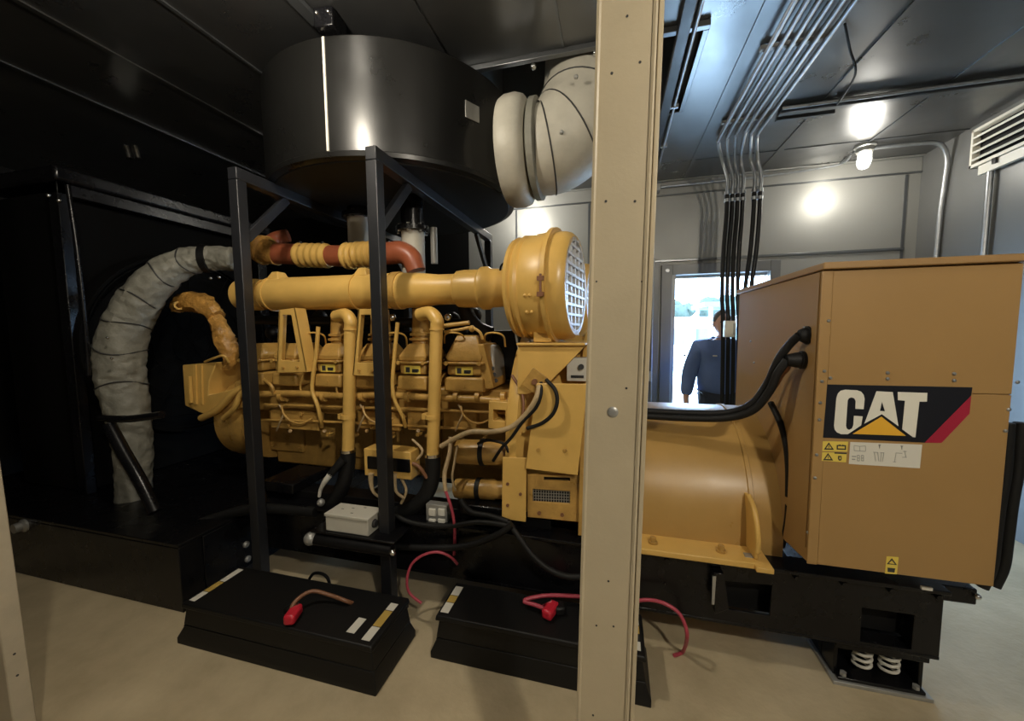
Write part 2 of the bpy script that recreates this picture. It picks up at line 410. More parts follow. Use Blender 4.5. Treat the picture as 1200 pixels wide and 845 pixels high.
# intake manifold pipe, lathed along X
def zc_at(px, py): return P(px, py, 1.98).z
A = P(283, 346, 1.98); B = P(604, 337, 1.98); ax = (B-A); L = ax.length
def tX(px): return (P(px, 340, 1.98).x - A.x)/ax.x*L
prof = [(0,.07),(.01,.098),(tX(303),.10),(tX(308),.088),(tX(318),.086),(tX(320),.10),(tX(335),.10)]
prof += [(tX(470),.100),(tX(490),.097),(tX(515),.083),(tX(535),.083),(tX(538),.098),(tX(545),.101),(tX(563),.101),(tX(566),.114),(tX(573),.114),(tX(577),.102),(tX(598),.098),(L,.094)]
pipe = MB().lathe(A, ax, prof, 40).build('intake_manifold_pipe', YEL, eng)
def band(px, wid=.012, r=.108, name='pipe_clamp', mm=YEL):
    c = A + ax.normalized()*tX(px); d = ax.normalized()
    o = MB().ring(c-d*wid/2, c+d*wid/2, r, .09, 36).build(name, mm, pipe); return c
for px in (321, 421):
    c = band(px, .012, .107)
    MB().loft([(c.z+.085, c.x-.01, c.x+.09, c.y-.05, c.y+.05), (c.z+.135, c.x+.02, c.x+.065, c.y-.03, c.y+.03)]).build('lifting_lug', YEL, pipe, bev=.006)
band(467, .05, .106, 'post_shadow_band', YEN)  # darker ring painting the right stand post's shadow on the pipe
band(311, .03, .095, 'post_shadow_band', YEN)  # darker ring painting the left stand post's shadow on the pipe
m = MB(); c = P(590, 318, 1.9); m.tube([P(586,322,1.93), P(587,312,1.93), P(592,309,1.93), P(591,322,1.92)], .006, 8); m.cyl(P(588,326,1.9), P(604,330,1.9), .006, n=8)
m.build('restriction_sensor', BLK, eng)
# pipe support brackets
def pxz(l, Y): return [tuple(P(a, b, Y).xz) for a, b in l]
for out, inn in (([(327,363),(346,361),(360,436),(324,437)], [(331,369),(341,369),(351,424),(329,422)]),
                 ([(420,362),(438,362),(447,441),(413,440)], [(423,369),(434,369),(442,425),(419,425)])):
    br = MB().prism(pxz(out,1.86), 'Y', 1.86, 1.872, [pxz(inn,1.86)]).build('pipe_bracket', YEL, eng, bev=.002)
    m = MB(); a = P(*out[1],1.86); b = P(*out[2],1.86); m.bar((a.x-.004,1.90,a.z), (b.x-.004,1.90,b.z), .008, .08, up=(0,1,0)); 
    a2 = P(*out[0],1.86); b2 = P(*out[3],1.86); m.bar((a2.x+.004,1.885,a2.z), (b2.x+.004,1.885,b2.z), .008, .05, up=(0,1,0)); m.build('bracket_flange', YEL, br)
    for dx in (.25, .7):
        c = b2.lerp(b, dx)+Vector((0,0,.03)); MB().cyl((c.x,1.85,c.z), (c.x,1.862,c.z), .008, n=6).build('bracket_bolt', YEN, br)
# drain rods
MB().tube([P(373,383,1.9), P(371,410,1.9), P(367,440,1.9), P(366,458,1.9), P(372,475,1.9), P(376,492,1.92), P(377,500,1.96)], .012, 10).build('vent_tube', YEL, eng)
MB().tube([P(466,378,1.9), P(462,420,1.9), P(460,450,1.9), P(463,470,1.9), P(472,488,1.92), P(475,500,1.96)], .011, 10).build('vent_tube', YEL, eng)
MB().tube([P(302,440,1.95), P(318,452,1.9), P(322,462,1.92), P(338,470,1.95)], .010, 8).build('vent_tube', YEN, eng)
# injector lines (thin, bent)
m = MB()
for px in (360, 402, 455, 523, 570):
    MB().tube([P(px-4,466,1.95), P(px-8,455,1.93), P(px-6,444,1.93), P(px-2,438,1.97)], .006, 8).build('fuel_line', YEL, eng)
    MB().tube([P(px-2,402,2.02), P(px-1,392,1.94), P(px+10,390,1.92), P(px+20,394,1.95), P(px+22,406,2.02)], .005, 8).build('fuel_line', YEL, eng)
for px in (330, 425, 540):
    MB().tube([P(px,476,1.93), P(px+3,486,1.91), P(px+12,494,1.91), P(px+24,496,1.92), P(px+36,490,1.95)], .006, 8).build('oil_line', YEN, eng)
    MB().tube([P(px-6,505,1.95), P(px-2,495,1.92), P(px+2,484,1.92), P(px-3,474,1.93)], .005, 8).build('wiring_loom', BEIGE, eng)
# water pipes
for (e0, e1, tp, bt) in (((394,371),(405,369),(411,377),(408,530)), ((492,369),(504,367),(512,376),(507,535))):
    o = MB().tube([P(*e0,1.93), P(*e1,1.9), P(*tp,1.88), P(tp[0]-.5,tp[1]+12,1.88), P((tp[0]+bt[0])/2,(tp[1]+bt[1])/2,1.88), P(bt[0],bt[1],1.88)], [.036]*3+[.034]*3, 20).build('water_pipe', YEL, eng)
    c = P(tp[0], 386, 1.88); MB().ring(c-Vector((0,0,.005)), c+Vector((0,0,.005)), .039, .03, 24).build('pipe_seam', YEL, o)
    c = P(bt[0], 488, 1.88); MB().box(c.x-.055, c.x-.03, 1.86, 1.91, c.z-.015, c.z+.015).ring(c-Vector((0,0,.012)), c+Vector((0,0,.012)), .041, .03, 24).build('pipe_lug', YEL, o)
    c = P(bt[0], bt[1]-2, 1.88); MB().ring(c-Vector((0,0,.008)), c+Vector((0,0,.008)), .044, .03, 24).build('hose_clamp', CHR, o)
MB().tube([P(408,529,1.88), P(407,548,1.88), P(402,568,1.87), P(390,588,1.86), P(370,600,1.85), P(345,607,1.85)], [.042,.043,.043,.042,.04,.04], 16).build('coolant_hose', BLKM, eng)
MB().tube([P(507,534,1.88), P(507,552,1.88), P(503,572,1.87), P(490,590,1.86), P(468,601,1.85), P(440,606,1.85)], [.042,.043,.043,.042,.04,.04], 16).build('coolant_hose', BLKM, eng)
m = MB().tube([P(403,538,1.84), P(396,546,1.82), P(387,556,1.8)], [.028,.024,.02], 12); m.build('branch_hose', BLKM, eng)
MB().tube([P(388,555,1.8), P(381,564,1.79), P(376,573,1.79), P(374,582,1.79)], [.018,.015,.010,.009], 10).build('white_boot', WHT, eng, label='white tapered boot on the branch hose')
MB().ball(P(376,589,1.79), .022).build('hose_fitting', STL, eng)

# air cleaners
def cleaner(yc, zc, x1):
    x0 = x1-.305
    n0 = set(bpy.data.objects)
    o = MB().lathe((x0, yc, zc), (1,0,0), [(0.0000,.20),(0.0030,.255),(0.0228,.262),(0.0342,.250),(0.0456,.262),(0.0608,.268),(0.0760,.258),(0.0912,.27),(0.1938,.272),(0.1961,.284),(0.2204,.284),(0.2219,.272),(0.2622,.268),(0.2850,.262),(0.3040,.245),(0.3040,.225),(0.2736,.222),(0.2698,.02)], 56).build('air_cleaner', YEL, eng)
    MB().ring((x0+.198, yc, zc), (x0+.218, yc, zc), .292, .28, 56).build('band_clamp', YEL, o)
    MB().lathe((x1-.034, yc, zc), (1,0,0), [(0,.222),(.005,.222)], 40).build('filter_element', DKB, o, label='dark blue filter face behind the grille')
    g = MB()
    for i in range(-2, 3):
        h = i*.085; w = sqrt(max(.228**2-h*h, 0))
        g.box(x1-.022, x1-.006, yc+h-.009, yc+h+.009, zc-w, zc+w)
    for i in range(-4, 5):
        h = i*.048; w = sqrt(max(.228**2-h*h, 0))
        g.box(x1-.020, x1-.004, yc-w, yc+w, zc+h-.006, zc+h+.006)
    g.ring((x1-.022, yc, zc), (x1-.001, yc, zc), .238, .222, 48)
    g.build('grille', GRL, o, label='white bar grille on the open end')
    la = radians(205)
    MB().box(x0+.19, x0+.22, yc-.298, yc-.278, zc+.0, zc+.02).box(x0+.19, x0+.22, yc-.30, yc-.28, zc-.07, zc-.05).cyl((x0+.205, yc-.292, zc-.06), (x0+.205, yc-.292, zc+.03), .006, n=8).build('clamp_latch', BRN, o)
    for dx in (.12, .145): 
        MB().ball((x0+dx, yc-.262, zc-.06), .009, 6).build('rivet', YEL, o); MB().ball((x0+dx, yc-.235, zc-.135), .009, 6).build('rivet', YEL, o)
    Mr = Matrix.Translation((x1, yc, 0)) @ Matrix.Rotation(radians(-7), 4, 'Z') @ Matrix.Translation((-x1, -yc, 0))
    for q in set(bpy.data.objects)-n0:
        of = OFF[q.name]; T2 = Matrix.Translation(-of) @ Mr @ Matrix.Translation(of)
        q.data.transform(T2)
    return o
ZCL = P(645, 337, 2.0).z
cleaner(1.98, ZCL, -.185); cleaner(2.95, ZCL, -.155)
m = MB(); pbox(m, 625, 378, 646, 401, 1.86, .18); m.build('cleaner_mount_block', YEL, eng, bev=.004)
pl = P(605, 402, 1.82); pr = P(686, 403, 1.82)
sh = MB().box(pl.x, pr.x, 1.82, 2.3, pl.z-.012, pl.z).build('cleaner_shelf', YEL, eng, bev=.003)
MB().prism(pxz([(607,404),(686,405),(668,424),(640,452),(618,462),(606,462)],1.84), 'Y', 1.84, 1.85, [pxz([(612,410),(672,411),(640,440),(622,447)],1.84)][:0]).build('gusset_rim', YEL, sh, bev=.002)
MB().prism(pxz([(607,404),(684,405),(640,450),(612,458)],1.87), 'Y', 1.885, 1.895).build('gusset', YEN, sh)
m = MB(); c = P(627, 447, 1.80); m.obox(c, (.09, .012, .10), Matrix.Rotation(radians(35), 3, 'Y')); m.build('sensor_bracket', YEN, eng, bev=.002)
MB().cyl(c-Vector((0,.02,0)), c, .014, n=12).build('sensor_knob', BRN, eng)
# white/blue junction at shelf end
m = MB(); pbox(m, 664, 420, 690, 447, 1.9, .1); o = m.build('control_module', WHT, eng, bev=.004); 
MB().cyl(P(681,430,1.9), P(681,430,1.885), .014).build('module_knob', INK, o); m = MB(); pbox(m, 669, 440, 684, 443, 1.895, .006); m.build('module_stripe', INK, o)

# flywheel housing and guards
MB().lathe((-.52, EC, .88), (1,0,0), [(0,.50),(.0,.64),(.03,.66),(.06,.66),(.09,.62),(.16,.60),(.34,.58),(.36,.62),(.42,.62),(.42,.3)], 64).build('flywheel_housing', YEL, eng)
pg = [P(629,449,1.76), P(689,450,1.76), P(677,557,1.76), P(616,549,1.76)]
gp = MB().prism([tuple(q.xz) for q in pg], 'Y', 1.755, 1.767).build('flywheel_guard_plate', YEL, eng, bev=.003)
MB().prism([tuple(P(a,b,1.9).xz) for a,b in ((684,449),(691,449),(688,612),(680,612))], 'Y', 1.768, 1.95).build('guard_side', YEN, eng, bev=.003)
for a, b in ((631,527),(662,528),(651,456)): MB().cyl(P(a,b,1.755), P(a,b,1.755)+Vector((0,-.008,0)), .010, n=6).build('guard_bolt', YEN, gp)
m = MB(); m.prism(pxz([(618,556),(682,557),(680,612),(618,606)],1.80), 'Y', 1.80, 1.815, [pxz([(624,573),(668,576),(668,591),(624,588)],1.80), pxz([(637,559),(668,560),(668,564),(637,563)],1.8)])
vp = m.build('vent_panel', YEN, eng, bev=.002)
MB().prism(pxz([(620,556),(676,556),(676,596),(620,592)],1.82), 'Y', 1.822, 1.83).build('vent_backing', DARK, vp)
g = MB()
for i in range(15):
    a = 625+i*3; g.bar(P(a,573,1.818), P(a,591,1.818), .004, .002)
for i in range(5):
    b = 575+i*3.4; g.bar(P(624,b-1,1.818), P(668,b+1,1.818), .004, .002)
g.build('vent_mesh', STL, vp)
for a, b in ((632,601),(659,603)): MB().cyl(P(a,b,1.80), P(a,b,1.80)+Vector((0,-.007,0)), .010, n=6).build('guard_bolt', BRN, vp)
sp = MB().prism(pxz([(589,536),(617,537),(616,612),(588,608)],1.78), 'Y', 1.78, 1.79).build('starter_cover_plate', YEL, eng, bev=.002)
for a, b in ((595,567),(610,579),(595,592)): MB().cyl(P(a,b,1.78), P(a,b,1.78)+Vector((0,-.006,0)), .008, n=8).build('plate_bolt', BRN, sp)
m = MB(); m.prism(pxz([(573,470),(603,472),(602,505),(572,502)],1.86), 'Y', 1.86, 2.0, [pxz([(578,480),(592,481),(592,494),(578,493)],1.86)]); m.build('actuator_housing', YEL, eng, bev=.003)
# oil filters / starters
for (a, b, y, r) in ((535,600,529,.066),(533,592,572,.054)):
    c0 = P(a,y,1.9); c1 = P(b,y+2,1.9)
    o = MB().lathe(c0, c1-c0, [(0,r*.7),(.01,r*.95),(.03,r),((c1-c0).length-.06,r),((c1-c0).length-.05,r*.9),((c1-c0).length,r*.9)], 28).build('starter_motor', YEN, eng)
    d = (c1-c0).normalized(); c = c0.lerp(c1,.5); MB().ring(c-d*.012, c+d*.012, r+.006, r-.004, 28).build('mounting_strap', BLKM, o)
# engine control box
m = MB(); pbox(m, 426, 528, 482, 560, 1.80, .10); ec = m.build('engine_control_box', YEL, eng, bev=.005)
m = MB(); pbox(m, 430, 537, 480, 552, 1.79, .012); m.build('connector_panel', BLK, ec, bev=.003)
for a in (435, 462):
    MB().tube([P(a,555,1.79), P(a,566,1.79), P(a+3,577,1.79), P(a+12,584,1.80)], [.016,.013,.008,.008], 10).build('wiring_boot', BEIGE, ec)
# wiring looms on the engine
LO = [([(517,523,1.83),(535,513,1.8),(552,506,1.79),(575,506,1.79),(598,501,1.78),(615,487,1.76),(628,468,1.74),(632,452,1.76)], .013, BEIGE, 'wiring_loom'),
      ([(634,448,1.77),(634,462,1.74),(628,478,1.74),(612,495,1.76),(600,512,1.77),(588,525,1.78),(578,540,1.82)], .008, BLKM, 'wiring_loom'),
      ([(640,445,1.76),(650,456,1.73),(653,470,1.72),(648,485,1.72),(635,496,1.73),(618,502,1.75)], .009, BLKM, 'wiring_loom'),
      ([(528,512,1.82),(527,530,1.80),(521,555,1.78),(522,575,1.77)], .011, BEIGE, 'wiring_loom'),
      ([(536,522,1.82),(532,545,1.80),(530,560,1.79),(534,575,1.80)], .006, BEIGE, 'wiring_loom'),
      ([(522,575,1.77),(528,592,1.76),(532,610,1.75),(533,630,1.76),(532,650,1.8)], .008, PINK, 'starter_cable'),
      ([(465,528,1.83),(475,540,1.82),(490,546,1.82),(500,560,1.84)], .010, BRN, 'wiring_loom'),
      ([(540,586,1.80),(552,600,1.78),(575,605,1.78),(596,612,1.76)], .016, BLKM, 'starter_cable'),
      ([(470,560,1.83),(476,575,1.82),(470,590,1.82)], .008, BEIGE, 'wiring_loom'),
      ([(560,520,1.83),(572,516,1.81),(590,520,1.8),(596,530,1.8)], .007, BLKM, 'wiring_loom'),
      ([(600,440,1.9),(612,462,1.85),(612,490,1.82),(600,510,1.82),(590,535,1.85)], .008, BRN, 'wiring_loom'),
      ([(483,515,1.87),(495,528,1.86),(487,540,1.86),(478,545,1.86)], .007, BEIGE, 'wiring_loom')]
for pts, r, mm, nm in LO: MB().tube([P(*q) for q in pts], r, 10).build(nm, mm, eng)
# connector block
m = MB(); pbox(m, 499, 592, 524, 621, 1.80, .05); cb = m.build('terminal_block', STL, eng, bev=.003)
for a in (506, 517):
    for b in (601, 613): m = MB(); pbox(m, a-4, b-4, a+4, b+4, 1.79, .012); m.build('terminal_cap', WHT, cb, bev=.002)

# exhaust header on top
Y = 2.28
hd = MB().tube([P(318,297,Y), P(345,298,Y), P(400,300,Y), P(455,297,Y), P(470,296,Y), P(482,303,Y), P(488,318,Y)], [.075,.072,.07,.072,.072,.066,.06], 24).build('exhaust_header', RUST, eng, label='rust red exhaust header pipe above the intake')
def bellows(p0, p1, n, r):
    c0 = P(p0[0],p0[1],Y); c1 = P(p1[0],p1[1],Y); L = (c1-c0).length; pr = []
    for i in range(n*4+1): pr.append((L*i/(n*4), r + .010*(1 if i % 4 in (1,2) else 0)))
    MB().lathe(c0, c1-c0, [(-.002,r-.01)]+pr+[(L+.002,r-.01)], 32).build('bellows', YEL, hd, label='yellow ribbed bellows')
bellows((350,299),(387,300),5,.074); bellows((405,300),(417,300),2,.078); bellows((418,299),(446,298),4,.078)
for a in (352, 378, 405, 432): MB().cyl(P(a,283,Y-.01), P(a,287,Y-.01), .010, n=6).build('flange_bolt', INK, hd)
MB().lathe(P(306,292,Y), P(330,300,Y)-P(306,292,Y), [(0,.04),(.0,.10),(.04,.105),(.05,.09),(.16,.075)], 28).build('turbo_flange', YCRUMP, hd)
MB().tube([P(318,300,Y), P(312,290,Y+.1), P(322,280,Y+.2), P(338,276,Y+.25)], .05, 14).build('turbo_outlet', RUST, hd)
# misc. dark manifold plumbing between pipe and covers
m = MB()
for a, b in ((320,390),(355,385),(375,372),(455,380),(530,375),(555,370),(540,390)):
    m.ball(P(a,b,2.2), (.05,.05,.05), 8)
m.tube([P(300,375,2.15), P(380,376,2.15), P(470,378,2.15), P(560,380,2.15)], .03, 12)
m.tube([P(545,352,2.1), P(548,370,2.1), P(560,385,2.1), P(575,392,2.1)], .045, 12)
m.build('exhaust_manifold', BLKS, eng)
m = MB(); m.tube([P(521,389,1.97), P(540,386,1.97), P(552,384,1.97), P(562,389,1.95), P(566,398,1.95)], .008, 8); m.ball(P(553,385,1.97), .018, 8); m.tube([P(520,382,2.0), P(550,378,2.0)], .012, 8)
m.build('fuel_line', YEL, eng)
m = MB(); m.tube([P(600,378,2.0), P(612,378,2.0), P(618,392,2.0), P(622,402,1.98)], .006, 8); m.tube([P(601,372,2.02), P(606,400,2.02), P(612,430,2.02)], .006, 8); m.build('breather_line', STL, eng)
for a in (455, 520): MB().ball(P(a+5,372,2.02), .022, 8).build('pressure_sender', CHR, eng)
# front-end housings, left
Y = 2.12
c1 = MB().tube([P(207,364,Y), P(212,355,Y), P(226,354,Y), P(243,359,Y), P(254,371,Y)], [.035,.06,.075,.068,.05], 14, 4); c1.build('front_heat_shield', YCRUMP, eng, crump=.010)
MB().tube([P(250,368,Y), P(258,384,Y), P(264,400,Y), P(270,416,Y), P(268,432,Y)], [.035,.055,.065,.05,.035], 12, 4).build('front_heat_shield', YCRUMP, eng, crump=.012)
MB().ring(P(208,358,Y-.05), P(210,358,Y-.07), .03, .018, 20).build('shield_eyelet', YEL, eng)
fh = MB().prism(pxz([(222,427),(262,424),(253,446),(252,462),(290,452),(291,489),(262,488),(240,481),(225,474)],Y), 'Y', Y-.05, Y+.3).build('front_drive_housing', YEL, eng, bev=.006)
m = MB(); m.box(P(252,0,Y).x, P(290,0,Y).x, Y+.02, Y+.3, P(270,464,Y).z, P(270,430,Y).z); m.build('gear_case', YCRUMP, fh, bev=.01)
for a, b in ((227,436),(236,450),(229,460)): MB().bar(P(a,428,Y-.055), P(a+1,474,Y-.055), .012, .012).build('housing_rib', YEL, fh)
MB().tube([P(236,490,Y-.08), P(255,480,Y-.1), P(272,462,Y-.1), P(290,451,Y-.08)], .024, 10).build('front_water_tube', YEL, eng)
MB().tube([P(262,490,Y-.1), P(275,478,Y-.12), P(282,462,Y-.12), P(295,455,Y-.1)], .018, 10).build('front_water_tube', YEL, eng)
MB().tube([P(240,424,Y-.05), P(250,420,Y-.08), P(262,417,Y-.08), P(268,425,Y-.05)], .008, 8).build('breather_line', YEL, eng)
MB().bar(P(222,441,Y-.08), P(224,472,Y-.08), .015, .02).build('housing_edge', YEL, fh)
MB().lathe((-2.78, EC-.1, .86), (1,0,0), [(0,.12),(.0,.26),(.04,.30),(.2,.31),(.3,.31)], 40).build('crankshaft_damper', YEN, eng)
for a in (300, 340, 380, 430, 490): MB().cyl(P(a,505,1.97), P(a,505,2.03), .012, n=6).build('cover_bolt', YEN, eng)

# ================================================================ GENERATOR
gen = thing('electric_generator', 'ochre yellow electric generator with big CAT panel at the right end of the skid', 'generator', (.7, 2.4, .5))
GY = 1.65; BX0, BX1 = .729, 1.278; BZ0, BZ1 = .60, 1.706
GB = MB().lathe((-.10, 2.4, .53), (1,0,0), [(0,.3),(0,.56),(.03,.56),(.035,.528),(.70,.528),(.703,.534),(.72,.534),(.723,.528),(.83,.528)], 72).build('barrel', YBR, gen)
# foot ledge
ft = MB().box(-.12, .60, 1.74, 2.0, .493, .52).build('mounting_foot', YEL, gen, bev=.004)
MB().box(.58, .645, 1.72, 2.0, .493, .515).build('foot_pad', YEL, ft, bev=.003)
for px in (765, 845): c = P(px, 640, 1.80); MB().cyl((c.x,1.8,.519), (c.x,1.8,.53), .02, n=20).cyl((c.x,1.8,.53), (c.x,1.8,.55), .013, n=6).build('foot_bolt', YEN, ft)
c = P(878,645,1.80); MB().box(c.x-.02, c.x+.02, 1.78, 1.81, .52, .524).build('foot_shim', STL, ft)
MB().prism([(1.765,.521),(1.76,.60),(1.785,.67),(1.82,.72),(1.88,.75),(1.98,.75),(2.0,.70),(2.0,.521)], 'X', .585, .60).build('end_gusset', YEL, gen, bev=.006)
MB().tube([(.592,1.885,.75),(.592,1.82,.728),(.593,1.78,.68),(.594,1.758,.61),(.594,1.76,.56)], .011, 10).build('gusset_bead', YEL, gen)
MB().tube([P(903,472,2.0), P(914,495,1.93), P(921,520,1.885), P(924,550,1.865), P(924,582,1.86)], .013, 10).tube([P(924,592,1.86), P(922,615,1.87), P(916,640,1.90)], .013, 10).build('barrel_cable', BLKM, gen)
# terminal box
m = MB(); m.prism([(GY,BZ0),(GY,BZ1),(2.62,BZ1),(2.62,BZ0),(GY+.25,BZ0-.03)], 'X', BX0, BX1); bx = m.build('terminal_box', YPL, gen, bev=.004)
MB().box(BX0-.01, BX1+.03, GY-.022, 2.65, BZ1+.001, BZ1+.026).build('lid', YLD, gen, bev=.004)
MB().box(BX0-.006, BX0+.028, GY-.006, GY-.0005, BZ0, BZ1-.002).build('corner_trim', YPL, bx, bev=.002)
MB().box(BX0+.028, BX1, GY-.005, GY-.0005, 1.2735, BZ1-.004).build('upper_panel', YPL, bx, bev=.0015)
MB().box(BX0+.028, BX1, GY-.005, GY-.0005, BZ0+.002, 1.2705).build('lower_panel', YPL, bx, bev=.0015)
MB().box(BX0-.004, BX0-.0005, GY+.02, GY+.06, BZ0+.05, BZ1-.004).build('side_trim', YPL, bx, bev=.001)
SY = GY-.0055
for a, b in ((971,376),(966,435),(973,443),(963,447),(1040,437),(1040,444),(1118,438),(1118,446),(1192,448),(961,472),(960,492),(957,533),(955,560),(1182,480),(1178,505)):
    c = P(a,b,SY); MB().lathe((c.x,SY,c.z), (0,-1,0), [(0,.006),(.003,.0055),(.005,.003)], 12).build('screw', GALV, bx)
for a, b in ((943,384),(884,425),(947,640-16),(880,400)): c = PX(a,b,BX0-.001); MB().lathe(c, (-1,0,0), [(0,.007),(.003,.006),(.006,.003)], 12).build('screw', GALV, bx)
# decal traced in the panel plane
def zd(l, Y=SY): return [tuple(P(940+x/5.4545, 430+y/5.4545, Y).xz) for x, y in l]
dc = MB().prism(zd([(160,112),(1088,130),(1080,182),(782,484),(132,452)]), 'Y', SY-.0006, SY+.0003).build('brand_decal', DBK, bx, label='black CAT decal with red flash')
MB().prism(zd([(1080,184),(1070,298),(890,486),(782,485)]), 'Y', SY-.0006, SY+.0003).build('red_flash', DRD, bx)
cC = [(392,270),(398,205),(392,178),(376,158),(350,149),(275,145),(245,152),(228,170),(218,198),(203,375),(207,400),(222,418),(248,430),(290,430),(328,405),(376,373),(386,316),(330,312),(326,372),(318,393),(300,402),(284,394),(279,375),(290,215),(297,200),(315,195),(333,201),(341,218),(339,268)]
MB().prism(zd(cC), 'Y', SY-.0014, SY-.0006).build('letter', DWH, dc, label='white letter C')
MB().prism(zd([(474,155),(578,161),(614,378),(508,302),(397,362)]), 'Y', SY-.0014, SY-.0006, [zd([(509,222),(496,281),(528,283)])]).build('letter', DWH, dc, label='white letter A')
MB().prism(zd([(610,160),(799,166),(796,222),(748,222),(722,450),(706,448),(638,398),(656,216),(611,212)]), 'Y', SY-.0014, SY-.0006).build('letter', DWH, dc, label='white letter T')
MB().prism(zd([(506,318),(662,440),(322,428)]), 'Y', SY-.0014, SY-.0006).build('triangle', DYL, dc, label='yellow triangle under the letters')
# stickers
ws = MB().prism(zd([(132,475),(294,478),(288,542),(128,538)]), 'Y', SY-.0006, SY+.0003).prism(zd([(128,545),(285,550),(280,610),(124,600)]), 'Y', SY-.0006, SY+.0003).build('warning_sticker', LBY, bx)
k2 = MB()
for ox, oy in ((0,0),(-5,68)):
    k2.prism(zd([(170+ox,482+oy),(203+ox,530+oy),(138+ox,528+oy)]), 'Y', SY-.001, SY-.0006, [zd([(170+ox,495+oy),(188+ox,521+oy),(152+ox,520+oy)])])
    k2.prism(zd([(168+ox,502+oy),(173+ox,502+oy),(172+ox,517+oy),(168+ox,517+oy)]), 'Y', SY-.001, SY-.0006)
k2.prism(zd([(220,500),(245,496),(250,502),(256,497),(280,501),(280,530),(220,528)]), 'Y', SY-.001, SY-.0006, [zd([(228,506),(272,508),(272,522),(228,520)])])
k2.prism(zd([(206,546),(284,549),(284,557),(206,554)]), 'Y', SY-.001, SY-.0006)
k2.prism(zd([(230,568),(250,568),(253,585),(248,598),(234,598),(228,585)]), 'Y', SY-.001, SY-.0006, [zd([(237,576),(246,576),(246,590),(237,590)])])
k2.build('sticker_print', INK, ws)
wl = MB().prism(zd([(308,480),(767,497),(752,648),(298,620)]), 'Y', SY-.0006, SY+.0003).build('instruction_sticker', LBL, bx)
k2 = MB()
def ln(a, b, w=4):
    a = P(940+a[0]/5.4545, 430+a[1]/5.4545, SY-.0008); b = P(940+b[0]/5.4545, 430+b[1]/5.4545, SY-.0008); k2.bar(a, b, .0008, w*.00052, up=(0,0,1))
for s_ in (((332,502),(332,535)),((332,535),(405,540)),((405,540),(405,505)),((332,502),(368,508)),((368,508),(405,505)),((368,508),(368,538)),
           ((460,545),(470,603)),((482,545),(490,603)),((455,545),(485,547)),((505,548),(500,605)),((522,548),(512,606)),((500,548),(525,549)),
           ((600,550),(590,608)),((580,606),(600,609)),((600,550),(640,553)),((655,535),(662,575)),((640,578),(668,578)),((645,540),(668,541))): ln(*s_)
for s_ in (((318,572),(345,573)),((318,590),(340,591)),((494,495),(494,520)),((636,502),(636,528))): ln(*s_, 8)
for a in (352, 378): ln((a,565),(a,600),5); ln((a+14,566),(a+14,601),5); ln((a,566),(a+14,566),5); ln((a,600),(a+14,601),5); ln((a,583),(a+14,583),5)
for a, b in ((494,508),(636,515)): k2.prism(zd([(a-10,b-12),(a+10,b-12),(a,b+6)]), 'Y', SY-.001, SY-.0006)
k2.build('sticker_print', STL, wl)
q = pxz([(1039,652),(1053,653),(1051,673),(1037,672)], SY); ws = MB().prism(q, 'Y', SY-.0006, SY+.0003).build('warning_sticker', LBY, bx)
MB().prism(pxz([(1045,654),(1051,662),(1039,661)],SY), 'Y', SY-.001, SY-.0006, [pxz([(1045,656.5),(1048.5,661),(1041.5,660)],SY)]).prism(pxz([(1040,665),(1049,666),(1048,671),(1040,670)],SY), 'Y', SY-.001, SY-.0006).build('sticker_print', INK, ws)
# glands on the side
g1 = PX(947,393,BX0); g2 = PX(942,422,BX0)
for g, q in ((g1,.5), (g2,1.)): MB().lathe(g+Vector((-.0005,0,0)), (-1,0,.0), [(0,.036),(.012*q,.036),(.014*q,.032),(.03*q,.030),(.06*q,.022)], 20).build('cable_gland', BLKM, gen)

# generator power cables
def T(name, pts, r, mm, label, cat='cable', group=None, n=12):
    o = MB().tube([V3(p) for p in pts], r, n).build(name, mm); return tag(o, label, cat, group)
yy = 1.93
g1e = g1-Vector((.062,0,0)); g2e = g2-Vector((.062,0,0))
T('power_cable', [P(690,478,2.0), P(745,481,2.0), P(800,484,1.97), P(850,484,1.92), P(880,474,1.86), P(899,450,1.83), P(912,422,1.80), P(925,404,1.775), g1+Vector((-.03,0,0))], .016, BLKM, 'upper black power cable curving into the upper gland of the generator box', 'cable', 'power cables on the generator')
T('power_cable', [P(690,484,1.99), P(745,487,1.99), P(800,490,1.95), P(850,490,1.90), P(882,481,1.84), P(902,458,1.80), P(911,438,1.78), g2e+Vector((.004,0,0))], .016, BLKM, 'lower black power cable curving into the lower gland of the generator box', 'cable', 'power cables on the generator')
T('power_cable', [P(860,482,2.02), P(890,474,1.97), P(906,455,1.93), P(915,440,1.88), P(923,430,1.83), g2e+Vector((-.005,.02,-.02))], .012, BRN, 'brown cable behind the black ones at the generator box gland', 'cable', 'power cables on the generator')

# ================================================================ SKID
sk = thing('skid_base', 'long black steel skid carrying the engine and generator', 'skid', (-.6, 2.4, .18))
ST, SB = .488, .185
def hx(px, py): c = P(px, py, 1.8); return c.x, c.z
def rect(a, b, c, d): return [hx(a,b), hx(c,b), hx(c,d), hx(a,d)]
h1 = [hx(850,681), hx(905,686), hx(902,722), hx(849,714)]; h2 = [hx(1010,712), hx(1072,721), hx(1068,762), hx(1008,752)]
web = [(-2.15,SB+.015),(1.254,SB+.015),(1.254,ST-.015),(-2.15,ST-.015)]
for yw, nm in ((1.80,0),(2.98,1)):
    m = MB().prism(web, 'Y', yw, yw+.012, [h1, h2] if nm == 0 else ()); r = m.build('side_rail', BLK, sk, bev=.002)
    MB().box(-2.15, 1.256, yw-.03, yw+.09, ST-.015, ST+.002).build('top_flange', BLK, r, bev=.003)
    MB().box(-2.15, 1.256, yw-.0, yw+.09, SB, SB+.015).build('bottom_flange', BLK, r, bev=.003)
